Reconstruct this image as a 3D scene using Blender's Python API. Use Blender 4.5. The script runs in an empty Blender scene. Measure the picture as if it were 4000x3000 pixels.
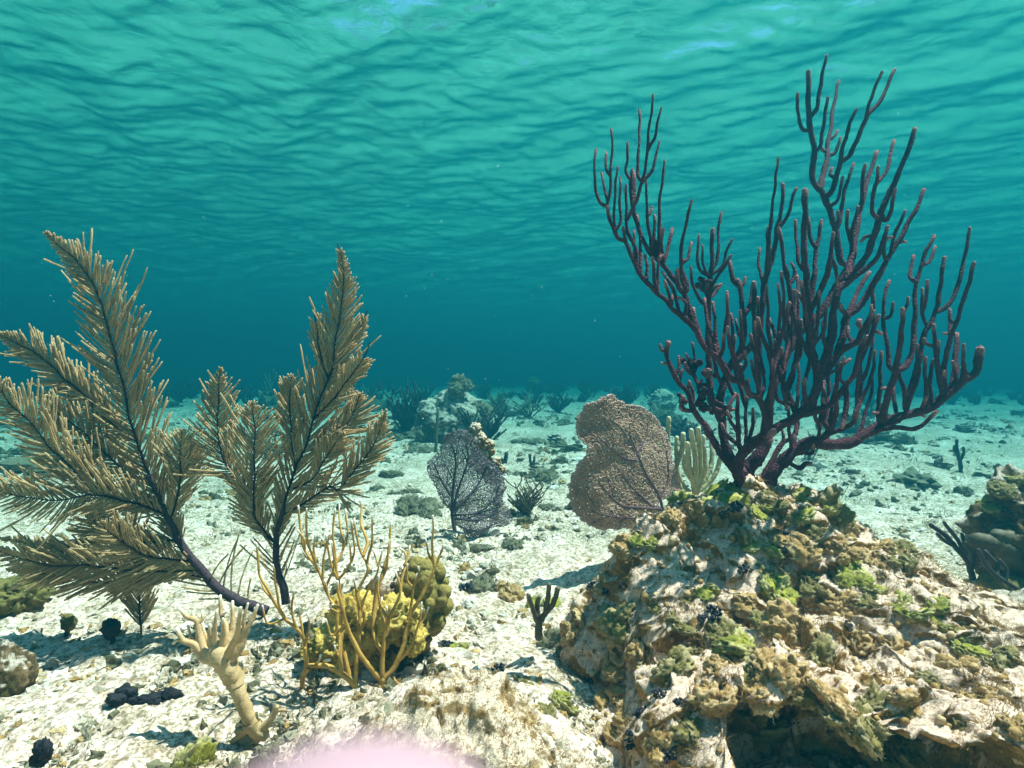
import bpy, math, random
import numpy as np
from mathutils import Vector
from mathutils import geometry as mgeo
R = math.radians
S = bpy.context.scene
COL = S.collection

# ---------------------------------------------------------------- camera, world, sun, exposure
CAMH = 0.60
F = 2000/math.tan(R(40))            # focal length in photo pixels (4000 wide)
cd = bpy.data.cameras.new('camera'); cam = bpy.data.objects.new('camera', cd); COL.objects.link(cam)
cam.location = (0, 0, CAMH); cam.rotation_euler = (R(90.0), 0, 0)
cd.sensor_fit = 'HORIZONTAL'; cd.angle = R(80); cd.clip_start = 0.005; cd.clip_end = 500
cd.dof.use_dof = True; cd.dof.focus_distance = 1.7; cd.dof.aperture_fstop = 12.0
S.camera = cam

SUN_EL, SUN_AZ = 67.0, 80.0          # azimuth measured from +Y (ahead) towards +X (right)
W = bpy.data.worlds.new('World'); S.world = W; W.use_nodes = True
wn = W.node_tree.nodes; bg = wn['Background']
sky = wn.new('ShaderNodeTexSky'); sky.sky_type = 'NISHITA'; sky.sun_disc = False
sky.sun_elevation = R(SUN_EL); sky.sun_rotation = R(SUN_AZ)
W.node_tree.links.new(sky.outputs[0], bg.inputs[0]); bg.inputs[1].default_value = 0.055
sl = bpy.data.lights.new('sun', 'SUN'); sun = bpy.data.objects.new('sun', sl); COL.objects.link(sun)
sl.energy = 5.0; sl.angle = R(0.6); sl.color = (1.0, 0.51, 0.49)
_d = Vector((math.sin(R(SUN_AZ))*math.cos(R(SUN_EL)), math.cos(R(SUN_AZ))*math.cos(R(SUN_EL)), math.sin(R(SUN_EL))))
sun.rotation_euler = _d.to_track_quat('Z', 'Y').to_euler(); sun.location = _d*30
S.view_settings.view_transform = 'Standard'; S.view_settings.look = 'None'
S.view_settings.exposure = 2.98; S.view_settings.gamma = 1
S.render.engine = 'CYCLES'
cy = S.cycles
cy.max_bounces = 7; cy.diffuse_bounces = 3; cy.glossy_bounces = 3; cy.transmission_bounces = 2
cy.transparent_max_bounces = 12; cy.volume_bounces = 0
cy.caustics_reflective = False; cy.caustics_refractive = False
cy.sample_clamp_indirect = 4.0
cy.use_denoising = True
try: cy.denoiser = 'OPENIMAGEDENOISE'
except Exception: pass

# ---------------------------------------------------------------- numpy noise
_rng = np.random.RandomState(7)
_P = np.concatenate([_rng.permutation(256)]*3)
_G = _rng.normal(size=(256, 3)); _G /= np.linalg.norm(_G, axis=1)[:, None]
def perlin(x, y, z=0.0):
    x, y, z = np.broadcast_arrays(np.asarray(x, float), np.asarray(y, float), np.asarray(z, float))
    xi = np.floor(x).astype(int); yi = np.floor(y).astype(int); zi = np.floor(z).astype(int)
    xf = x-xi; yf = y-yi; zf = z-zi
    u = xf*xf*xf*(xf*(xf*6-15)+10); v = yf*yf*yf*(yf*(yf*6-15)+10); w = zf*zf*zf*(zf*(zf*6-15)+10)
    def g(i, j, k):
        h = _P[_P[_P[(xi+i) & 255]+((yi+j) & 255)]+((zi+k) & 255)]
        gr = _G[h]
        return gr[..., 0]*(xf-i)+gr[..., 1]*(yf-j)+gr[..., 2]*(zf-k)
    def lerp(a, b, t): return a+(b-a)*t
    return lerp(lerp(lerp(g(0,0,0), g(1,0,0), u), lerp(g(0,1,0), g(1,1,0), u), v),
                lerp(lerp(g(0,0,1), g(1,0,1), u), lerp(g(0,1,1), g(1,1,1), u), v), w)*1.6
def fbm(x, y, z=0.0, o=4, gain=.5):
    s = 0; a = 1
    for i in range(o):
        s = s+a*perlin(x*2**i+17.3*i, y*2**i+5.1*i, np.asarray(z)*2**i+3.7*i); a *= gain
    return s
def ridged(x, y, z=0.0, o=4):
    s = 0; a = 1
    for i in range(o):
        s = s+a*(1-2*np.abs(perlin(x*2**i+9.1*i, y*2**i+2.7*i, np.asarray(z)*2**i))); a *= .5
    return s*.5
def sstep(a, b, x):
    t = np.clip((x-a)/(b-a), 0, 1); return t*t*(3-2*t)

# ---------------------------------------------------------------- object helpers
def mesh_obj(name, V, Fc, mat, parent=None, smooth=True, sharp=False):
    """V: n x 3, Fc: list of (k x 3) / (k x 4) int arrays -> one linked mesh object."""
    V = np.ascontiguousarray(V, dtype=np.float32)
    if not isinstance(Fc, (list, tuple)): Fc = [Fc]
    Fc = [np.asarray(f, dtype=np.int32) for f in Fc if len(f)]
    me = bpy.data.meshes.new(name)
    me.vertices.add(len(V)); me.vertices.foreach_set('co', V.ravel())
    li = np.concatenate([f.ravel() for f in Fc]); tot = np.concatenate([np.full(len(f), f.shape[1], np.int32) for f in Fc])
    me.loops.add(len(li)); me.loops.foreach_set('vertex_index', li)
    me.polygons.add(len(tot)); st = np.concatenate([[0], np.cumsum(tot)[:-1]]).astype(np.int32)
    me.polygons.foreach_set('loop_start', st); me.polygons.foreach_set('loop_total', tot)
    me.polygons.foreach_set('use_smooth', np.full(len(tot), smooth))
    me.update(calc_edges=True); me.validate()
    if mat: me.materials.append(mat)
    o = bpy.data.objects.new(name, me); COL.objects.link(o)
    if parent: o.parent = parent
    return o
def tag(o, label=None, cat=None, group=None, kind=None):
    if label: o['label'] = label
    if cat: o['category'] = cat
    if group: o['group'] = group
    if kind: o['kind'] = kind
    return o
def thing(name, label, cat, loc, group=None):
    o = bpy.data.objects.new(name, None); COL.objects.link(o); o.location = loc; o.empty_display_size = .02
    return tag(o, label, cat, group)
class MB:
    """collects vertices and faces for ONE mesh; org is subtracted so that parts sit in their thing's own space"""
    def __init__(s, org=(0, 0, 0)): s.v = []; s.q = []; s.t = []; s.a = []; s.n = 0; s.org = np.array(org, float)
    def add(s, V, Q=None, T=None, A=0.0):
        s.v.append(np.asarray(V, float))
        if Q is not None and len(Q): s.q.append(np.asarray(Q, int)+s.n)
        if T is not None and len(T): s.t.append(np.asarray(T, int)+s.n)
        s.a.append(np.broadcast_to(np.asarray(A, np.float32), (len(V),)))
        s.n += len(V)
    def build(s, name, mat, parent=None, smooth=True):
        fs = []
        if s.q: fs.append(np.concatenate(s.q))
        if s.t: fs.append(np.concatenate(s.t))
        o = mesh_obj(name, np.concatenate(s.v)-s.org, fs, mat, parent, smooth)
        if not parent: o.location = s.org
        A = np.concatenate(s.a)
        if A.any():
            at_ = o.data.attributes.new('tone', 'FLOAT', 'POINT'); at_.data.foreach_set('value', np.ascontiguousarray(A, np.float32))
        return o
def spline(P, n=None, step=None):
    """Catmull-Rom through P (k x d), resampled evenly."""
    P = np.asarray(P, float)
    if len(P) == 2: P = np.array([P[0], (P[0]+P[1])/2, P[1]])
    Q = np.vstack([2*P[0]-P[1], P, 2*P[-1]-P[-2]])
    out = []
    for i in range(1, len(Q)-2):
        t = np.linspace(0, 1, 12, endpoint=False)[:, None]
        a, b, c, d = Q[i-1], Q[i], Q[i+1], Q[i+2]
        out.append(.5*((2*b)+(-a+c)*t+(2*a-5*b+4*c-d)*t*t+(-a+3*b-3*c+d)*t**3))
    out.append(Q[-2][None]); C = np.vstack(out)
    L = np.concatenate([[0], np.cumsum(np.linalg.norm(np.diff(C[:, :3], axis=0), axis=1))])
    if n is None: n = max(3, int(L[-1]/step)+1)
    s = np.linspace(0, L[-1], n)
    return np.stack([np.interp(s, L, C[:, k]) for k in range(C.shape[1])], 1)
def tube(mb, C, r, k=8, tip=True, base_cap=False, rough=0.0, rs=30.0, ell=1.0, tone=None):
    """tube along centreline C (n x 3) with radii r, rounded tip, optional knobbly radius"""
    C = np.asarray(C, float); n = len(C); r = np.broadcast_to(np.asarray(r, float), (n,)).copy()
    if tip:
        d = C[-1]-C[-2]; d /= (np.linalg.norm(d)+1e-9); rr = r[-1]
        C = np.vstack([C, C[-1]+d*rr*.55, C[-1]+d*rr*.92, C[-1]+d*rr*1.05]); r = np.concatenate([r, [rr*.86, rr*.5, rr*.08]]); n += 3
    T = np.gradient(C, axis=0); T /= (np.linalg.norm(T, axis=1)[:, None]+1e-12)
    u = np.cross(T[0], [0.3, 1, 0.2]); u /= np.linalg.norm(u)+1e-12
    U = np.zeros_like(C)
    for i in range(n):
        u = u-T[i]*np.dot(u, T[i]); u /= np.linalg.norm(u)+1e-12; U[i] = u
    B = np.cross(T, U)
    a = np.linspace(0, 2*np.pi, k, endpoint=False)
    V = C[:, None]+r[:, None, None]*(np.cos(a)[None, :, None]*U[:, None]+ell*np.sin(a)[None, :, None]*B[:, None])
    if rough:
        nn = perlin(V[..., 0]*rs, V[..., 1]*rs, V[..., 2]*rs)
        V = C[:, None]+(V-C[:, None])*(1+rough*nn)[..., None]
    V = V.reshape(-1, 3)
    i = np.arange(n-1)[:, None]*k; j = np.arange(k)[None]; j2 = (j+1) % k
    Q = np.stack([i+j, i+j2, i+k+j2, i+k+j], -1).reshape(-1, 4)
    mb.add(V, Q, A=0.0 if tone is None else np.repeat(np.interp(np.linspace(0, 1, n), np.linspace(0, 1, len(tone)), tone), k))
def at(px, py, Y):
    """point that the photo shows at pixel (px, py), at distance Y ahead"""
    return np.array([(px-2000)/F*Y, Y, CAMH-(py-1500)/F*Y])

# ---------------------------------------------------------------- materials
def mat_new(name):
    m = bpy.data.materials.new(name); m.use_nodes = True
    nt = m.node_tree; b = nt.nodes['Principled BSDF']
    b.inputs['Roughness'].default_value = .75; b.inputs['Specular IOR Level'].default_value = .25
    return m, nt, b
def tex(nt, kind, scale, detail=4, rough=.6, coord='Object', dist=0.0):
    if not hasattr(nt, 'nodes'): raise TypeError
    tc = nt.nodes.get('tc') or nt.nodes.new('ShaderNodeTexCoord'); tc.name = 'tc'
    if kind == 'noise':
        t = nt.nodes.new('ShaderNodeTexNoise'); t.inputs['Detail'].default_value = detail; t.inputs['Roughness'].default_value = rough
        t.inputs['Distortion'].default_value = dist
    else:
        t = nt.nodes.new('ShaderNodeTexVoronoi')
    t.inputs['Scale'].default_value = scale
    nt.links.new(tc.outputs[coord], t.inputs['Vector'])
    return t
def ramp(nt, src, stops):
    r = nt.nodes.new('ShaderNodeValToRGB'); e = r.color_ramp.elements
    while len(e) < len(stops): e.new(.5)
    for i, (p, c) in enumerate(stops):
        e[i].position = p; e[i].color = (*c, 1) if len(c) == 3 else c
    nt.links.new(src, r.inputs[0]); return r.outputs[0]
def mixc(nt, fac, a, b, mode='MIX'):
    m = nt.nodes.new('ShaderNodeMix'); m.data_type = 'RGBA'; m.blend_type = mode
    for s, x in ((m.inputs[0], fac), (m.inputs[6], a), (m.inputs[7], b)):
        if hasattr(x, 'is_output'): nt.links.new(x, s)
        elif isinstance(x, (int, float)): s.default_value = x
        else: s.default_value = (*x, 1)
    return m.outputs[2]
def bump(nt, b, h, strength=.5, dist=.01, prev=None):
    n = nt.nodes.new('ShaderNodeBump'); n.inputs['Strength'].default_value = strength; n.inputs['Distance'].default_value = dist
    nt.links.new(h, n.inputs['Height'])
    if prev is not None: nt.links.new(prev, n.inputs['Normal'])
    nt.links.new(n.outputs[0], b.inputs['Normal']); return n.outputs[0]
def attr(nt, name='tone'):
    a = nt.nodes.new('ShaderNodeAttribute'); a.attribute_name = name; return a.outputs['Fac']
def link(nt, out, b, sock): nt.links.new(out, b.inputs[sock])
def g2(v): return (v, v, v)
def thin(nt, b, c, f):
    """let part of the light through, as thin living tissue does"""
    t = nt.nodes.new('ShaderNodeBsdfTranslucent'); m = nt.nodes.new('ShaderNodeMixShader'); m.inputs[0].default_value = f
    nt.links.new(c, t.inputs[0]); nt.links.new(b.outputs[0], m.inputs[1]); nt.links.new(t.outputs[0], m.inputs[2])
    nt.links.new(m.outputs[0], nt.nodes['Material Output'].inputs['Surface'])
_ico = {}
def ico(n):
    if n not in _ico:
        import bmesh
        bm = bmesh.new(); bmesh.ops.create_icosphere(bm, subdivisions=n, radius=1.0)
        _ico[n] = (np.array([v.co[:] for v in bm.verts]), np.array([[v.index for v in f.verts] for f in bm.faces])); bm.free()
    return _ico[n]
def blob(mb, c, rad, sub=4, amp=.25, sc=1.6, seed=0.0, amp2=.06, sc2=7.0, rid=False, tone=0.0, flat=None):
    """lumpy rounded mass with its own coarse and fine relief"""
    U, T = ico(sub); rad = np.array(rad, float)
    n = (ridged if rid else fbm)(U[:, 0]*sc+seed, U[:, 1]*sc+seed*1.7, U[:, 2]*sc-seed, 3)
    n2 = fbm(U[:, 0]*sc2+seed*3, U[:, 1]*sc2, U[:, 2]*sc2+seed, 3)
    V = U*(1+amp*n+amp2*n2)[:, None]*rad
    if flat is not None: V[:, 2] = np.maximum(V[:, 2], -flat*rad[2])
    mb.add(V+np.array(c, float), T=T, A=tone)

# ================================================================ the setting
SURF = 2.7                                       # height of the water surface above the sand
def ground(x, y):
    """height of the seabed"""
    x = np.asarray(x, float); y = np.asarray(y, float)
    z = .055*fbm(x*.55+3, y*.55+1, 0.3, 3)+.02*fbm(x*1.9, y*1.9, 4.1, 3)
    z = z*sstep(-.5, 2.2, np.hypot(x, y))
    z = z+.05*sstep(5, 12, y)*fbm(x*.35, y*.35, 8.0, 2)+.52*(1-np.exp(-np.clip(y-3.5, 0, 60)/13))
    # shelf of reef the near corals stand on, trough between it and the right-hand rock
    z = z+.09*np.exp(-(((x+.10)/.17)**2+((y-1.00)/.20)**2))
    z = z-.07*np.exp(-(((x-.27)/.14)**2+((y-1.05)/.35)**2))
    z = z+.06*np.exp(-(((x+.42)/.30)**2+((y-1.55)/.35)**2))
    return z
def gz(x, y): return float(ground(np.array([x]), np.array([y]))[0])
def onground(px, py, lo=.7, hi=60):
    """where the ray through pixel (px, py) meets the seabed"""
    d = at(px, py, 1.0)-np.array([0, 0, CAMH])
    Y = np.geomspace(lo, hi, 4000)
    h = CAMH+d[2]*Y-ground(d[0]*Y, Y)
    k = np.argmax(h < 0)
    y = Y[k] if h[k] < 0 else 20.0
    return np.array([d[0]*y, y, gz(d[0]*y, y)])

def seabed_mat():
    m, nt, b = mat_new('pale_sand')
    big = tex(nt, 'noise', 2.3, 5, .62); mid = tex(nt, 'noise', 14, 6, .68, dist=.4); fine = tex(nt, 'noise', 90, 5, .75); grain = tex(nt, 'noise', 420, 3, .7)
    base = ramp(nt, mid.outputs[0], [(.30, (.46, .34, .24)), (.46, (.76, .60, .48)), (.62, (.88, .73, .61))])
    spk = ramp(nt, fine.outputs[0], [(.40, (.26, .20, .15)), (.51, (1, 1, 1)), (.70, (1, .98, .94))])
    c = mixc(nt, .85, base, spk, 'MULTIPLY')
    mot = tex(nt, 'noise', 34, 5, .7, dist=.3); c = mixc(nt, .75, c, ramp(nt, mot.outputs[0], [(.36, (.34, .28, .18)), (.50, (1, 1, 1))]), 'MULTIPLY')
    g = ramp(nt, grain.outputs[0], [(.30, (.55, .50, .45)), (.5, (1, 1, 1))])
    c = mixc(nt, .5, c, g, 'MULTIPLY')
    alg = ramp(nt, big.outputs[0], [(.40, (0, 0, 0)), (.58, (1, 1, 1))])
    alg2 = mixc(nt, 1.0, alg, ramp(nt, fine.outputs[0], [(.40, (1, 1, 1)), (.58, (.1, .1, .1))]), 'MULTIPLY')
    c = mixc(nt, alg2, c, (.17, .135, .065))
    nt.links.new(c, b.inputs['Base Color']); b.inputs['Roughness'].default_value = .95
    n = bump(nt, b, mid.outputs[0], .35, .02); n = bump(nt, b, fine.outputs[0], .6, .006, n); bump(nt, b, grain.outputs[0], .6, .002, n)
    return m
def grid_faces(nr, nc):
    i = np.arange(nr-1)[:, None]*nc; j = np.arange(nc-1)[None]
    return np.stack([i+j, i+j+1, i+nc+j+1, i+nc+j], -1).reshape(-1, 4)
def fan_grid(nr, nc, y0=.95, A=.35, ylo=-4.0, yhi=60.0, w0=2.6, wk=1.0, c=2.4):
    a = np.linspace(math.asinh((ylo-y0)/A), math.asinh((yhi-y0)/A), nr)
    y = y0+A*np.sinh(a); s = np.linspace(-1, 1, nc); sx = np.sinh(c*s)/math.sinh(c)
    X = (w0+wk*np.abs(y))[:, None]*sx[None]; Y = np.repeat(y[:, None], nc, 1)
    return X, Y
X, Y = fan_grid(720, 720)
Z = ground(X, Y)
Z = Z+(.013*fbm(X*9, Y*9, 1.0, 4)+.009*ridged(X*22, Y*22, 2.0, 3)+.005*fbm(X*48, Y*48, 2.0, 2))*sstep(9, 3, Y)+.012*fbm(X*4, Y*4, 7.0, 3)
tag(mesh_obj('seabed', np.stack([X, Y, Z], -1).reshape(-1, 3), grid_faces(720, 720), seabed_mat()), kind='structure')

def water_mat():
    m = bpy.data.materials.new('sea_surface'); m.use_nodes = True; nt = m.node_tree
    for n in list(nt.nodes):
        if n.type != 'OUTPUT_MATERIAL': nt.nodes.remove(n)
    out = nt.nodes['Material Output']
    fr = nt.nodes.new('ShaderNodeFresnel'); fr.inputs[0].default_value = 1.33
    tr = nt.nodes.new('ShaderNodeBsdfTransparent'); tr.inputs[0].default_value = (.93, .97, .97, 1)
    gl = nt.nodes.new('ShaderNodeBsdfGlossy'); gl.inputs['Roughness'].default_value = .11; gl.inputs[0].default_value = (.40, 1.0, .95, 1)
    mx = nt.nodes.new('ShaderNodeMixShader')
    rip = tex(nt, 'noise', 9, 5, .65, dist=.6); bp = nt.nodes.new('ShaderNodeBump'); bp.inputs['Strength'].default_value = .30; bp.inputs['Distance'].default_value = .03
    nt.links.new(rip.outputs[0], bp.inputs['Height'])
    nt.links.new(bp.outputs[0], gl.inputs['Normal']); nt.links.new(bp.outputs[0], fr.inputs['Normal'])
    nt.links.new(fr.outputs[0], mx.inputs[0]); nt.links.new(tr.outputs[0], mx.inputs[1]); nt.links.new(gl.outputs[0], mx.inputs[2])
    nt.links.new(mx.outputs[0], out.inputs['Surface'])
    return m
X, Y = fan_grid(640, 560, y0=4.0, A=2.2, ylo=-6, yhi=60, w0=5.0, wk=1.0, c=1.8)
rs = np.random.RandomState(3); Zw = 0
for i in range(26):
    lam = .18*1.12**i; 
    if lam > 2.1: break
    th = R(78)+rs.normal()*.75
    k = 2*np.pi/lam; ph = rs.rand()*6.28
    wob = .35*lam*perlin(X/lam/1.6+i*7.1, Y/lam/1.6, i*1.7)
    Zw = Zw+.0043*lam**.75*np.sin(k*(X*math.cos(th)+Y*math.sin(th)+wob*2)+ph)
Zw = Zw+.012*fbm(X*1.6, Y*2.1, 5.5, 4)
tag(mesh_obj('water', np.stack([X, Y, SURF+Zw], -1).reshape(-1, 3), grid_faces(640, 560), water_mat()), kind='structure')

# the water itself: an even, blue-green volume round everything
def haze_mat():
    m = bpy.data.materials.new('sea_water'); m.use_nodes = True; nt = m.node_tree
    nt.nodes.remove(nt.nodes['Principled BSDF'])
    v = nt.nodes.new('ShaderNodeVolumePrincipled')
    v.inputs['Color'].default_value = (.003, 0.068, 0.090, 1); v.inputs['Density'].default_value = HAZE
    v.inputs['Absorption Color'].default_value = (0, 0.307, 0.302, 1); v.inputs['Anisotropy'].default_value = .25
    nt.links.new(v.outputs[0], nt.nodes['Material Output'].inputs['Volume']); return m
HAZE = .31
hx, hy0, hy1, hz0, hz1 = 70, -12, 64, -1.6, SURF+.6
hv = np.array([(x, y, z) for z in (hz0, hz1) for y in (hy0, hy1) for x in (-hx, hx)])
hf = np.array([(0, 2, 3, 1), (4, 5, 7, 6), (0, 1, 5, 4), (1, 3, 7, 5), (3, 2, 6, 7), (2, 0, 4, 6)])
tag(mesh_obj('haze', hv, hf, haze_mat(), smooth=False), kind='stuff')

# ================================================================ traced branching corals
CROPS = {'A': (2280, 180, .603), 'B': (2900, 180, .603), 'C': (2540, 1000, .5725), 'D': (3000, 1000, .572), 'E': (3300, 850, .603),
         'P': (0, 800, .7233), 'Q': (0, 1800, .7233), 'R': (1200, 1800, .7233), 'S': (1300, 1300, .7233), 'X': (0, 0, 1.0)}
def trace(txt):
    out = []; c = CROPS['X']
    for w in txt.split():
        if w in CROPS: c = CROPS[w]; continue
        u, v = w.split(','); out.append((c[0]+float(u)*c[2], c[1]+float(v)*c[2]))
    return np.array(out)
class Coral:
    """branches drawn as seen, then given depth: each one starts on the nearest branch already there and drifts nearer or farther"""
    def __init__(s, Y0, seed, drift=.35, wig=.004): s.Y0 = Y0; s.pts = []; s.rs = random.Random(seed); s.drift = drift; s.wig = wig
    def line(s, txt, step=.006, depth=None, drift=None, snap=70):
        P = trace(txt); Yr = s.Y0
        if s.pts and depth is None:
            al = np.concatenate(s.pts); d = np.hypot(al[:, 0]-P[0, 0], al[:, 1]-P[0, 1]); k = int(np.argmin(d))
            if d[k] < snap: P[0] = al[k, :2]
            Yr = al[k, 2]
        elif depth is not None: Yr = depth
        L = np.concatenate([[0], np.cumsum(np.hypot(*np.diff(P, axis=0).T))])*Yr/F
        dr = s.rs.gauss(0, s.drift) if drift is None else drift
        Yd = Yr+dr*L*np.exp(-L*.8)
        C2 = spline(np.column_stack([P*Yr/F, Yd]), step=step)
        px = C2[:, :2]*F/Yr; Yv = C2[:, 2]
        s.pts.append(np.column_stack([px, Yv]))
        C = np.stack([(px[:, 0]-2000)/F*Yv, Yv, CAMH-(px[:, 1]-1500)/F*Yv], 1)
        n = len(C); q = s.rs.random()*100
        tt = np.linspace(0, 1, n)*L[-1]*22
        w = np.stack([perlin(tt+q, 0.3), perlin(tt+q+31, 1.3), perlin(tt+q+77, 2.3)], 1)*s.wig
        w *= sstep(0, .15, np.linspace(0, 1, n))[:, None]
        return C+w, float(np.mean(Yv))
def radii(n, r0, r1, Y, L=None, flare=0.0):
    t = np.linspace(0, 1, n); r = r1+(r0-r1)*(1-t)**1.3
    return r*Y/F
def tip_tone(C, tl=.018):
    d = np.linalg.norm(C-C[-1], axis=1); return np.exp(-(d/tl)**2)

# ---------------------------------------------------------------- the big purple sea rod
def purple_mat():
    m, nt, b = mat_new('purple_coral_skin')
    n1 = tex(nt, 'noise', 16, 4, .6); n2 = tex(nt, 'noise', 260, 3, .6); v = tex(nt, 'voronoi', 230)
    c = ramp(nt, n1.outputs[0], [(.30, (.038, .009, .015)), (.55, (.078, .021, .032)), (.75, (.150, .050, .068))])
    c = mixc(nt, .75, c, ramp(nt, v.outputs['Distance'], [(.0, (1.45, 1.3, 1.25)), (.35, (.85, .8, .8)), (.8, (.6, .55, .6))]), 'MULTIPLY')
    c = mixc(nt, attr(nt), c, (.30, .15, .145))
    link(nt, c, b, 'Base Color'); b.inputs['Roughness'].default_value = .8; b.inputs['Specular IOR Level'].default_value = .12
    n = bump(nt, b, v.outputs['Distance'], .8, .004); bump(nt, b, n2.outputs[0], .5, .002, n)
    return m
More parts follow.
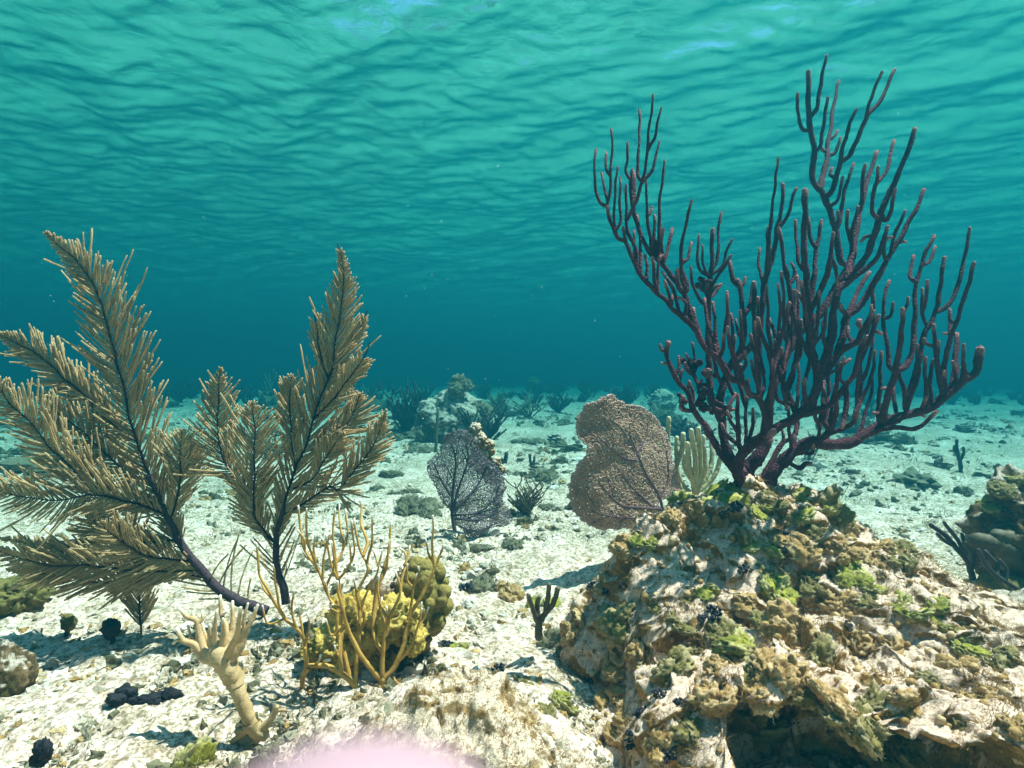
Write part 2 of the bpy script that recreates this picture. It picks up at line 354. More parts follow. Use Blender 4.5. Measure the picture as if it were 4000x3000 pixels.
LIMBS = [
 # (part name, [(r0, r1, traced line), ...])
 ('trunk', [(44, 30, 'C 655,1640 655,1560 660,1480 705,1410 765,1330 800,1250'), (30, 24, 'C 640,1630 600,1500 600,1400 650,1320 740,1260 820,1205'),
            (24, 18, 'C 690,1600 640,1490 610,1440')]),
 ('branch', [(19, 12, 'C 620,1560 580,1470 520,1390 440,1270 385,1170 340,1130 300,1060 250,930 190,860 140,760 112,670 120,590'),
   (8, 7, 'C 110,665 75,645 68,605'), (8, 7, 'C 128,740 85,738'), (8, 7, 'C 175,810 188,770 192,690'), (8, 7, 'C 205,860 222,785'),
   (9, 8, 'C 300,1000 292,930 275,880 270,855'), (9, 8, 'C 245,925 268,880 270,855'), (10, 13, 'C 285,1065 235,1050 212,1035'), (12, 12, 'C 235,1040 215,1010 222,965')]),
 ('branch', [(20, 11, 'C 610,1500 530,1340 490,1200 480,1090 425,1010 405,900 400,780 400,640 400,420 400,260 A 820,1500 828,1400 828,1300 835,1190'),
   (8, 7, 'A 830,1450 858,1400 870,1250 885,1078'), (8, 7, 'A 845,1485 900,1420 930,1330 955,1250'), (8, 6, 'A 805,1510 772,1400 768,1292'),
   (9, 7, 'A 795,1505 745,1440 735,1350 748,1222'), (8, 7, 'C 400,330 350,310 290,200 278,80'), (8, 7, 'A 835,1590 880,1480 935,1390 955,1358'),
   (8, 7, 'A 850,1600 850,1560 892,1550'), (8, 7, 'C 402,300 440,260 485,195'), (11, 11, 'C 400,830 375,790 410,770 395,810'), (16, 14, 'C 395,820 400,780'),
   (16, 15, 'C 405,930 360,930 345,1000'), (14, 13, 'C 425,1010 430,1045 385,1035 320,1000'), (13, 12, 'C 430,1010 465,1050 520,1060 540,1030'),
   (11, 9, 'C 405,890 340,880 300,815 275,745'), (15, 13, 'C 300,800 250,770 240,740'), (13, 12, 'C 290,780 310,730 280,710'), (7, 7, 'C 262,740 245,668'), (7, 7, 'C 303,720 292,602'), (7, 7, 'C 345,880 350,840'),
   (14, 13, 'C 400,240 350,215 345,190'), (13, 12, 'C 400,270 380,240 385,180'), (9, 8, 'C 530,1050 575,1048'), (10, 9, 'C 515,1050 545,1000 573,935')]),
 ('branch', [(19, 12, 'C 480,1130 470,1060 490,900 540,760 605,665 640,570 640,430 612,240 600,165'), (12, 10, 'C 606,200 565,150 545,45'), (9, 8, 'C 615,220 640,190 650,148'),
   (12, 12, 'C 640,405 682,330 705,180'), (9, 8, 'C 500,920 550,850'), (8, 8, 'C 610,640 605,510'), (8, 7, 'C 540,545 580,430')]),
 ('branch', [(17, 10, 'C 540,760 600,700 665,640 720,560 752,440 772,250 B 150,1510 200,1340 222,1190 245,1120 256,1000 262,898'), (9, 8, 'B 238,1205 295,1100 320,1000 350,922'),
   (10, 7, 'B 148,1490 163,1330 190,1080 208,940 232,722'), (8, 7, 'B 132,1560 105,1400 108,1312'), (8, 8, 'B 163,1310 166,1172'), (11, 12, 'C 720,560 712,440 712,185'), (9, 8, 'B 140,1560 175,1400 170,1300')]),
 ('branch', [(17, 10, 'C 800,1215 790,1110 740,970 680,940 640,870 560,840 500,760 460,690 390,650 340,560 290,480 230,420 150,370 100,300 40,260 A 430,1560 360,1460 310,1350 270,1270 230,1250 205,1180 170,1120 152,1040'),
   (8, 6, 'A 152,1040 100,1010 75,900 80,662'), (8, 6, 'A 152,1040 172,880 180,700 182,535'), (7, 6, 'A 155,1000 132,900 122,822'), (7, 6, 'A 170,850 145,800 142,692'),
   (7, 6, 'A 205,1180 205,1000 218,780'), (7, 6, 'A 210,1185 234,1130 235,860'), (8, 8, 'A 275,1290 255,1175'), (9, 7, 'A 345,1420 325,1280 290,1200 278,1060 278,900'),
   (8, 7, 'A 380,1470 365,1300 350,1092'), (8, 7, 'A 425,1530 415,1440 397,1352'), (8, 7, 'A 340,1380 330,1280 328,1190'), (10, 9, 'A 490,1600 455,1450 440,1370'), (10, 9, 'A 495,1600 485,1440 480,1390'),
   (13, 10, 'C 300,500 240,290 195,220 A 600,1520 505,1405 430,1330 370,1220 330,1080 312,950 312,800'), (8, 7, 'A 325,1060 325,940 324,830'),
   (9, 6, 'A 300,1130 340,990 375,880 405,790 416,660 432,500 452,322'), (8, 6, 'A 415,665 465,580 497,402'), (8, 6, 'A 372,875 350,830 358,600 361,415'), (9, 6, 'A 395,905 445,800 478,690 498,612'), (7, 6, 'A 305,875 275,820 280,740 285,632'),
   (9, 7, 'A 455,1350 430,1200 410,1040 408,870'), (7, 7, 'A 422,1095 440,1075 445,1040'), (9, 7, 'A 495,1370 485,1200 490,1000 527,742'), (9, 8, 'A 475,1370 455,1220 460,1102'), (9, 8, 'A 505,1370 495,1240 495,1102'), (8, 7, 'A 515,1400 505,1290 513,1182'),
   (9, 8, 'A 515,1412 540,1330 573,1182'), (11, 9, 'A 480,1390 510,1345 490,1375'), (10, 7, 'C 205,230 A 660,1600 640,1500 625,1340 660,1150 692,1000'), (8, 7, 'A 635,1400 672,1370 695,1278'), (8, 7, 'A 612,1545 603,1452'),
   (9, 8, 'C 320,580 310,450 298,362'), (9, 8, 'C 225,410 175,300 110,150 90,110'), (8, 8, 'C 150,360 120,260 98,170'), (8, 7, 'C 160,350 155,270'), (9, 8, 'C 240,410 235,330 190,290'), (8, 8, 'C 195,240 185,170 182,95'), (12, 9, 'C 230,270 245,200 215,100 210,20'), (9, 8, 'C 220,50 255,20 262,-20'),
   (11, 10, 'C 450,680 440,620 400,480 375,292'), (9, 8, 'C 465,690 495,650 505,530'), (9, 8, 'C 470,690 450,600 425,320'), (8, 7, 'C 490,640 510,500 520,380 525,262'), (11, 10, 'C 625,850 600,760 558,680 540,590 530,488'), (9, 8, 'C 610,800 645,740 642,640'), (9, 8, 'C 600,760 625,740'),
   (10, 9, 'C 745,990 735,890 705,800 695,712'), (10, 9, 'C 765,990 745,760 700,600 683,540'), (8, 8, 'C 650,880 672,850'), (9, 8, 'C 760,980 775,860 765,760')]),
 ('branch', [(12, 10, 'C 610,1330 605,1250 600,1100 590,955'), (9, 8, 'C 640,1330 650,1230 655,962'), (8, 8, 'C 670,1310 690,1180 697,1042'), (9, 8, 'C 680,1300 690,1200 710,1135'), (12, 9, 'C 600,1290 520,1220 490,1150'), (9, 8, 'C 590,1210 545,1120 525,1060')]),
 ('branch', [(22, 15, 'C 800,1215 900,1150 D 180,1110 250,1050 310,960 335,870 332,760 300,640 285,500 282,350 270,180 252,20 B 398,1290 405,1190 410,1090 405,932'),
   (12, 9, 'D 320,730 270,660 200,510 170,380 140,180 110,60 B 295,1520 270,1400 235,1182'), (9, 8, 'D 145,190 180,140 182,90 160,50'), (10, 9, 'D 275,470 250,350 225,180'), (13, 10, 'D 290,400 305,220 325,100 B 465,1420 490,1270 508,1135'), (10, 8, 'B 480,1300 445,1250 430,1120'),
   (9, 8, 'B 405,1480 365,1400 350,1290 345,1130'), (9, 8, 'D 215,330 190,240'), (14, 10, 'D 310,380 360,250 400,130 430,0 B 540,1500 575,1340 583,1212'), (9, 8, 'B 580,1380 610,1450 620,1540'),
   (12, 10, 'C 960,1040 935,930 880,760 860,560 812,425'), (14, 10, 'C 830,1150 835,880 820,700 770,540 740,432'), (9, 7, 'C 880,600 882,350 875,192'), (10, 9, 'C 905,1045 870,970 850,850 840,700'), (9, 9, 'C 935,900 985,740'), (13, 11, 'C 830,720 900,560 925,400 945,330'), (12, 11, 'D 240,1000 250,900 255,840'),
   (10, 9, 'D 150,930 165,820 185,740'), (10, 9, 'C 900,1040 930,1040'), (9, 9, 'D 220,1050 235,990')]),
 ('branch', [(20, 14, 'C 770,1320 800,1050 880,800 970,610 D 235,500 350,400 470,200 545,90 B 690,1430 640,1400 618,1290 608,1205 565,1075 520,950 485,912 460,860 455,740 465,640 440,500 428,330 432,172'),
   (9, 8, 'B 435,545 390,535 365,430 358,302'), (10, 8, 'B 438,460 480,400 510,250 540,66'), (9, 8, 'B 472,680 508,645 530,480 550,335'), (13, 8, 'B 505,930 530,790 550,680 572,500 600,350 625,222'),
   (8, 8, 'B 552,690 522,680 508,655'), (8, 8, 'B 570,605 598,585 620,550'), (8, 8, 'B 555,720 598,690 630,600'), (13, 8, 'B 535,990 590,920 620,800 650,650 690,520 745,410'),
   (11, 8, 'B 635,760 700,700 760,560 800,460 832,350 900,172'), (10, 9, 'B 805,455 870,380 930,280 990,152'), (9, 8, 'B 598,855 570,830 578,790'), (9, 8, 'B 560,1045 605,1010 630,940 652,850'), (9, 8, 'B 610,1190 640,1090 660,950 720,760'), (10, 9, 'B 605,1200 618,1130 620,1070'),
   (16, 13, 'B 640,1540 690,1480 697,1425')]),
 ('branch', [(20, 13, 'D 345,840 420,620 450,400 480,240 B 700,1500 800,1370 850,1230 900,1080 1000,850 1060,720 1122,540'), (10, 9, 'B 865,1120 833,1075 850,960 882,790'), (9, 8, 'B 890,900 930,800 985,610'),
   (17, 11, 'B 680,1510 700,1400 740,1200 765,1050 795,900 870,680'), (10, 9, 'B 715,1300 685,1200 682,1070'), (10, 9, 'B 768,1040 778,900 790,770'), (9, 9, 'B 725,1220 700,1215 680,1180'), (9, 9, 'B 835,1220 800,1230 770,1260'), (11, 9, 'B 900,1100 940,1130 975,1000 990,930'), (10, 9, 'B 720,1350 715,1200 740,1050'),
   (14, 10, 'B 740,1580 850,1400 920,1250 940,1172'), (10, 10, 'D 370,640 385,550 375,450')]),
 ('branch', [(18, 11, 'D 345,850 440,720 500,600 520,480 545,410 600,370 657,295 B 870,1500 950,1370 1070,1150 1180,937'), (10, 9, 'B 935,1390 912,1350 930,1250 960,1232'), (10, 9, 'B 965,1330 1005,1280 1060,1272'), (9, 8, 'B 950,1330 1000,1190 1052,1072'),
   (12, 10, 'D 500,420 580,300 B 780,1530 822,1470'), (12, 12, 'D 545,420 500,360 490,330'), (16, 12, 'D 450,710 540,620 620,570 E 130,720 182,612'), (10, 13, 'E 120,715 85,695 92,670'), (9, 8, 'D 570,600 545,540 540,490'), (8, 8, 'E 178,620 178,560')]),
 ('branch', [(17, 11, 'D 220,1090 330,1060 420,1010 530,890 590,820 E 70,980 110,850 142,768'), (11, 10, 'E 110,860 160,800 190,720 222,640'), (8, 8, 'E 205,735 240,755'), (9, 8, 'D 530,880 495,830 520,700'), (9, 9, 'D 405,1015 372,985 378,975'), (9, 9, 'D 355,1055 345,1030'), (8, 8, 'D 360,860 480,760 490,720'), (8, 8, 'D 480,760 565,700'),
   (11, 10, 'D 440,1000 470,900 462,730'), (12, 12, 'D 540,890 540,1000 505,1160')]),
 ('branch', [(30, 20, 'D 10,1560 30,1490 80,1430 140,1360 230,1300 300,1270 420,1290 560,1270 700,1200 E 300,1310 450,1265 560,1230 650,1150 740,1080 840,1010 868,940 875,850'),
   (14, 10, 'E 170,1400 280,1365 450,1362 530,1325 585,1262'), (15, 11, 'D 320,1250 430,1210 520,1180 580,1140 610,1080'), (11, 9, 'D 200,1320 182,1270 195,1205'), (12, 13, 'D 165,1380 230,1340 275,1285'), (9, 9, 'D 265,1395 300,1345 310,1290'), (11, 13, 'D 150,1440 210,1445 245,1415 285,1415'),
   (14, 10, 'C 800,1570 780,1480 840,1390 890,1290 960,1240 995,1170 1000,1100'), (9, 8, 'C 765,1560 745,1530 765,1490'), (9, 8, 'C 900,1290 910,1230 905,1180'), (11, 10, 'D 430,1200 375,1110 390,1010 365,880'), (13, 11, 'D 425,1195 460,1100 470,950'), (12, 11, 'D 595,1150 610,1000 645,845'),
   (10, 9, 'E 180,1380 218,1300 225,1100 232,872'), (9, 8, 'E 225,1110 265,1105'), (9, 9, 'E 210,1270 185,1270'),
   (18, 11, 'E 240,1330 260,1210 300,1090 335,960 360,800 372,592'), (11, 8, 'E 330,985 290,965 270,800 245,650 250,520 290,412'), (8, 8, 'E 258,660 300,640 308,560'), (13, 9, 'E 330,990 400,960 440,850 452,600 470,400 520,230 572,120'),
   (9, 8, 'E 462,420 425,395 428,320 440,252'), (8, 8, 'E 498,315 555,280 590,188'), (9, 8, 'E 385,640 410,570 415,520'), (10, 9, 'E 330,1280 322,1200 310,1082'), (13, 9, 'E 395,1240 365,1060 352,900'), (13, 9, 'E 430,1210 470,1050 470,832'), (11, 9, 'E 520,1210 525,1000 523,905'), (10, 9, 'E 550,1220 550,1080 568,930'),
   (12, 9, 'E 630,1150 605,1000 612,802'), (15, 10, 'E 430,1230 470,960 510,770 550,690 585,610 620,450 645,255'), (11, 8, 'E 590,620 655,575 720,470 770,280 810,76'), (9, 8, 'E 535,710 500,650 500,462'), (8, 8, 'E 515,620 530,520 530,415'), (12, 10, 'E 590,1080 590,850 580,700'), (8, 8, 'E 580,830 530,820 515,790'),
   (16, 12, 'E 690,1110 715,960 725,760'), (13, 9, 'E 620,1110 650,940 670,830 715,690 770,540 835,292'), (9, 8, 'E 715,680 690,665 680,592'), (9, 8, 'E 665,760 670,640'), (8, 8, 'E 725,755 640,752'), (10, 10, 'E 720,1080 705,935'), (14, 9, 'E 745,1060 770,990 772,830'), (9, 9, 'E 655,1130 645,1000'), (9, 9, 'E 805,1020 785,1000'), (9, 10, 'E 560,1245 600,1258'),
   (9, 8, 'E 360,1290 385,1275'), (9, 8, 'E 470,1270 510,1290'), (10, 9, 'E 490,1240 520,1160')]),
]
pm = purple_mat()
pc = Coral(1.47, 11, drift=.42)
proot = at(2925, 1930, 1.47)
purple = thing('sea_rod', 'tall dark purple sea rod with many upright fingers standing on the big mossy rock', 'soft coral', proot)
_r = random.Random(19); extra = []                       # the dense thicket of upright fingers in the lower middle
for i in range(46):
    x, y = _r.uniform(2800, 3380), _r.uniform(1330, 1830)
    if x < 2950 and y > 1650: continue
    l = _r.uniform(120, 330); dx = (x-3050)*.16+_r.uniform(-40, 40)
    extra.append((9, 8, f'X {x:.0f},{y:.0f} {x+dx*.55+_r.uniform(-6, 6):.0f},{y-l*.35:.0f} {x+dx*.85:.0f},{y-l*.7:.0f} {x+dx*.95:.0f},{y-l:.0f}'))
LIMBS.append(('branch', extra))
for li, (nm, lines) in enumerate(LIMBS):
    mb = MB(proot)
    for k, (r0, r1, txt) in enumerate(lines):
        dr = None
        if k == 0 and li < 13: dr = [0, -.12, .15, .2, .1, -.22, -.2, -.05, .3, .1, .22, -.3, .05][li]
        if li == 13:                                      # only where a branch is really there to carry it
            al = np.concatenate(pc.pts); p0 = trace(txt)[0]
            if np.hypot(al[:, 0]-p0[0], al[:, 1]-p0[1]).min() > 30: continue
        C, Y_ = pc.line(txt, drift=dr)
        tt = tip_tone(C, .012)*.8
        tube(mb, C, radii(len(C), r0*.88, r1*.74, Y_)*(1+.22*perlin(C[:, 0]*28, C[:, 1]*28, C[:, 2]*28)), 10, rough=.22, rs=150, tone=np.concatenate([tt, [.8, .8, .8]]))
    if li == 2:                                           # knotted galls on the left-hand stems
        al = np.concatenate(pc.pts); rg_ = random.Random(5)
        for kx, ky, kr in ((2280+780*.603, 180+1530*.603, 15), (2540+392*.5725, 1000+800*.5725, 16), (2540+352*.5725, 1000+935*.5725, 17), (2540+340*.5725, 1000+1010*.5725, 17), (2540+445*.5725, 1000+1035*.5725, 17), (2540+515*.5725, 1000+1050*.5725, 14), (2540+275*.5725, 1000+745*.5725, 18), (2540+222*.5725, 1000+975*.5725, 14)):
            k_ = int(np.argmin(np.hypot(al[:, 0]-kx, al[:, 1]-ky))); yk = al[k_, 2]
            for _ in range(7): blob(mb, at(kx+rg_.gauss(0, kr*.75), ky+rg_.gauss(0, kr*.75), yk+rg_.gauss(0, .008)), np.ones(3)*kr*rg_.uniform(.5, .8)*yk/F, 3, .2, 1.6, rg_.random()*9, .08, 7)
    mb.build(nm, pm, purple)

# ---------------------------------------------------------------- feathery brown sea plumes
def plume_mat():
    m, nt, b = mat_new('plume_tan')
    n1 = tex(nt, 'noise', 9, 3, .6); n2 = tex(nt, 'noise', 420, 3, .7)
    c = ramp(nt, n1.outputs[0], [(.3, (.50, .36, .17)), (.7, (.80, .64, .36))])
    c = mixc(nt, .65, c, ramp(nt, n2.outputs[0], [(.36, (.35, .3, .25)), (.6, (1.3, 1.25, 1.15))]), 'MULTIPLY')
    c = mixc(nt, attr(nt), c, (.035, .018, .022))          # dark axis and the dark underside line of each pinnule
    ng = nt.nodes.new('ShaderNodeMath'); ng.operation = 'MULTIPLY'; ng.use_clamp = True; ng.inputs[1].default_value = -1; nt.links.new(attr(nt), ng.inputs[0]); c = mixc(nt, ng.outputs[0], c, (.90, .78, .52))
    link(nt, c, b, 'Base Color'); b.inputs['Roughness'].default_value = .9; b.inputs['Specular IOR Level'].default_value = .1
    bump(nt, b, n2.outputs[0], .9, .003); thin(nt, b, c, .40); return m
def stalk_mat():
    m, nt, b = mat_new('plume_stalk'); n = tex(nt, 'noise', 120, 4, .6)
    c = ramp(nt, n.outputs[0], [(.3, (.022, .012, .018)), (.7, (.07, .04, .05))]); link(nt, c, b, 'Base Color'); bump(nt, b, n.outputs[0], .6, .004); return m
PLM, STM = plume_mat(), stalk_mat()
def pinnules(mb, C, rs, l0, l1, s0, s1, ang, rad, Y, sides=(1, -1), sp=.0046, curve=.2, lenl=1.0, lenr=1.0, off=.19, envelope=None):
    """short fuzzy side branches along a rachis centreline C, from fraction s0 to s1"""
    L = np.concatenate([[0], np.cumsum(np.linalg.norm(np.diff(C, axis=0), axis=1))])
    N = int(L[-1]*(s1-s0)/sp)
    view = np.array([0, 1.0, 0])
    for i in range(N):
        f = s0+(s1-s0)*(i+.5)/N; s = f*L[-1]
        for sd in sides:
            if rs.random() < .03: continue
            ss = s+rs.uniform(-.4, .4)*sp
            p = np.array([np.interp(ss, L, C[:, k]) for k in range(3)])
            q = np.array([np.interp(min(ss+.01, L[-1]), L, C[:, k]) for k in range(3)])-np.array([np.interp(max(ss-.01, 0), L, C[:, k]) for k in range(3)])
            t = q/(np.linalg.norm(q)+1e-9)
            nrm = np.cross(view, t); nrm /= np.linalg.norm(nrm)+1e-9   # in the picture plane, to one side
            env = math.sin(math.pi*min(1, max(0, .12+.88*(1-f))))**.6 if envelope is None else envelope(f)
            ln = (l0+(l1-l0)*f)*env*1.6*min(1.0, .10+((1-f)/.30)**.8)*rs.uniform(.66, 1.2)*(lenl if sd > 0 else lenr)
            if rs.random() < .05: ln *= rs.uniform(1.2, 1.7)
            a = ang*rs.uniform(.88, 1.12)
            d = t*math.cos(a)+nrm*sd*math.sin(a)+view*rs.gauss(0, off); d /= np.linalg.norm(d)
            n = 11; C2 = [p]
            for k in range(1, n):
                d2 = d+t*curve*k/n+np.array([0, 0, .10*k/n])+np.array([rs.gauss(0, .035), rs.gauss(0, .035), rs.gauss(0, .035)]); d2 /= np.linalg.norm(d2)
                C2.append(C2[-1]+d2*ln/(n-1))
            C2 = np.array(C2); r = rad*np.array([.5, .8, 1, 1, 1, 1, 1, 1, 1, .95, .8])*rs.uniform(.85, 1.15)*np.array([rs.uniform(.78, 1.22) for _ in range(11)])
            n0 = mb.n
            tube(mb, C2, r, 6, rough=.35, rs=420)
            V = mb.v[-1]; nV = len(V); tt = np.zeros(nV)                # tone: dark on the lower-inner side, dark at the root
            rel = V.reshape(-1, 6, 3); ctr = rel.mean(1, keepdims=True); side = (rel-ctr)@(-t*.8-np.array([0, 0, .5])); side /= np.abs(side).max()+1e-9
            tn = np.clip((side-.6)*1.2, 0, .5); tn[-4:] -= .4; tn[0] = .8; tn[1] = np.maximum(tn[1], .3)  # tips get negative tone: sunlit look painted in as paler colour
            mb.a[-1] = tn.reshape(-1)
def plume(label, root_px, Y0, seed, stem, fronds, rad):
    pc = Coral(Y0, seed, drift=.3, wig=.003); rs = random.Random(seed)
    org = at(*root_px, Y0)
    th = thing('sea_plume', label, 'soft coral', org)
    smb = MB(org)
    for (r0, r1, txt, *dp) in stem:
        C, Y_ = pc.line(txt, drift=dp[0] if dp else 0.0)
        tube(smb, C, radii(len(C), r0, r1, Y_), 9, rough=.08, rs=60)
    smb.build('stalk', STM, th)
    for (txt, l0, l1, s0, s1, ang, kw) in fronds:
        C, Y_ = pc.line(txt, drift=kw.pop('drift', None), snap=140)
        mb = MB(org); tube(mb, C, radii(len(C), kw.pop('r0', 7)*.7, 2.0, Y_), 7, tone=[1, 1])
        fr = mb.build('frond', PLM, th)
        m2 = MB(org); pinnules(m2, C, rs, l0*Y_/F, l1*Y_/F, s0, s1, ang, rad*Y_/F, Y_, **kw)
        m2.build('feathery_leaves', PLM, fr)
plume('wide feathery brown sea plume leaning over the sand with fronds fanning to the left edge', (1040, 2395), 1.50, 5,
  [(22, 12, 'Q 1440,815 1300,760 1180,690 1090,590 1000,480 930,340 870,230 P 810,1470')],
  [('Q 1000,480 930,340 870,230 P 810,1470 750,1300 700,1150 670,1000 620,800 570,600 500,420 420,310 340,240 240,150', 150, 70, .02, 1, .72, dict(drift=.0, lenl=1.25, lenr=1.0, r0=11)),
   ('P 730,1290 640,1210 550,1130 440,1020 330,920 200,800 80,740 10,705 -40,690', 150, 60, .02, 1, .70, dict(drift=.25, lenl=.8, lenr=.8)),
   ('P 810,1640 640,1600 520,1530 430,1450 340,1380 250,1290 150,1160 60,1080 0,990 -60,900', 170, 70, .02, 1, .75, dict(drift=-.25, lenl=1.0, lenr=.75)),
   ('P 790,1500 720,1470 600,1370 440,1220 330,1140 210,1030', 140, 60, .02, 1, .70, dict(drift=.15)),
   ('Q 930,320 960,190 P 975,1500 972,1350 985,1215', 120, 60, .02, 1, .65, dict(drift=-.12)),
   ('Q 900,300 760,240 620,200 480,185 300,212 100,190 -40,150', 150, 90, .02, 1, .85, dict(drift=-.35, lenr=.7)),
   ('Q 960,420 850,440 700,440 600,420 520,330 470,250', 130, 60, .02, 1, .7, dict(drift=-.1)),
   ('Q 1050,540 900,530 760,500 640,420 540,330', 120, 70, .02, 1, .8, dict(drift=-.5)),
   ('Q 1090,600 950,595 700,590 500,565 300,565 150,540 -20,480', 120, 70, .02, 1, .7, dict(drift=-.3)),
   ('Q 1120,630 950,610 800,640 620,660 420,640 200,600 40,590', 90, 60, .02, 1, .6, dict(drift=-.1)),
   ('Q 800,1470 700,400 450,480 250,480 100,430 0,420', 110, 60, .3, 1, .7, dict(drift=.1)),
   ('P 860,1560 930,1480 1000,1420 1060,1300', 95, 50, .02, 1, .6, dict(drift=.2)),
   ('Q 1300,760 1180,690 1090,590 1000,480 930,340', 170, 120, .0, 1, .62, dict(drift=.0, sides=(-1,), sp=.016, lenr=1.25, curve=.25)),
   ('Q 1390,790 1200,720 1090,600', 160, 160, .05, .9, 1.15, dict(drift=.0, sides=(1,), sp=.022, curve=-.5)),
  ], 3.5)
plume('tall upright feathery tan sea plume behind the golden branching coral', (1114, 2345), 1.46, 8,
  [(17, 10, 'Q 1545,770 1535,690 1500,600 1490,430 1530,260')],
  [('Q 1500,480 1490,430 1530,260 1560,150 1600,30 P 1640,1330 1720,1080 1780,920 1820,700 1845,560 1855,400 1848,310 1822,205', 140, 60, .02, .97, .62, dict(drift=.02, r0=9)),
   ('Q 1490,450 1400,360 P 1330,1530 1230,1420 1190,1330 1178,1200 1183,1050 1190,880', 115, 70, .10, 1, .72, dict(drift=.1)),
   ('Q 1485,440 1390,330 P 1372,1640 1370,1500 1375,1350 1375,1200 1362,1060', 115, 80, .05, 1, .75, dict(drift=-.2)),
   ('Q 1520,300 1640,230 1780,140 P 1830,1540 1920,1430 2010,1310 2060,1200 2085,1110', 110, 45, .05, 1, .62, dict(drift=-.15)),
   ('P 1640,1340 1720,1290 1840,1210 1900,1140 1945,1020', 110, 55, .02, 1, .6, dict(drift=.2)),
   ('P 1600,1420 1580,1280 1565,1130 1577,920', 90, 50, .05, 1, .6, dict(drift=.1)),
   ('P 1700,1160 1790,1060 1870,960 1960,830 1995,740', 75, 30, .05, .8, .6, dict(drift=-.2)),
   ('P 1780,930 1850,800 1930,690 1985,575', 50, 25, .05, .9, .6, dict(drift=.15)),
   ('P 1770,940 1730,800 1710,680 1695,540', 50, 20, .05, .75, .6, dict(drift=-.1)),
   ('Q 1560,160 1640,130 1700,90 P 1740,1400 1800,1300 1860,1230', 90, 50, .05, 1, .6, dict(drift=-.3)),
   ('Q 1540,720 1500,600 1490,430', 130, 110, .05, 1, .7, dict(drift=.0, sp=.013, r0=10)),
  ], 3.4)

# ---------------------------------------------------------------- golden fire corals
def fire_mat(name, lo, hi, tip):
    m, nt, b = mat_new(name); n1 = tex(nt, 'noise', 25, 4, .6); n2 = tex(nt, 'noise', 300, 3, .7)
    c = ramp(nt, n1.outputs[0], [(.3, lo), (.7, hi)]); c = mixc(nt, .4, c, ramp(nt, n2.outputs[0], [(.35, (.5, .45, .4)), (.6, (1.1, 1.1, 1.1))]), 'MULTIPLY')
    c = mixc(nt, attr(nt), c, tip); link(nt, c, b, 'Base Color'); b.inputs['Roughness'].default_value = .65
    b.inputs['Specular IOR Level'].default_value = .35
    bump(nt, b, n2.outputs[0], .5, .002); return m
FIRE = fire_mat('golden_coral', (.32, .17, .03), (.56, .34, .07), (.85, .80, .68))
TANC = fire_mat('tan_coral', (.38, .25, .10), (.58, .42, .22), (.80, .70, .52))
def branching(name, label, cat, root_px, Y0, seed, limbs, mat, drift=.3, tl=.007, rough=.2, rs=110, group=None, wig=.003, step=.004, k=9, tipmul=1.0, name2='branch', rmul=1.0):
    pc = Coral(Y0, seed, drift=drift, wig=wig); org = at(*root_px, Y0)
    th = thing(name, label, cat, org, group)
    for (nm, lines) in limbs:
        mb = MB(org)
        for ln in lines:
            r0, r1, txt = ln[:3]
            C, Y_ = pc.line(txt, step=step, drift=ln[3] if len(ln) > 3 else None)
            solid = nm in ('stem', 'stalk', 'holdfast') or r1 > 11; tt = tip_tone(C, tl)*tipmul*(not solid)
            tube(mb, C, radii(len(C), r0*rmul*(.70 if mat is FIRE else 1), r1*rmul*(.68 if mat is FIRE else 1), Y_), k, rough=rough, rs=rs, tone=np.concatenate([tt, [tipmul*(not solid)]*3]))
        mb.build(nm, mat, th)
    return th
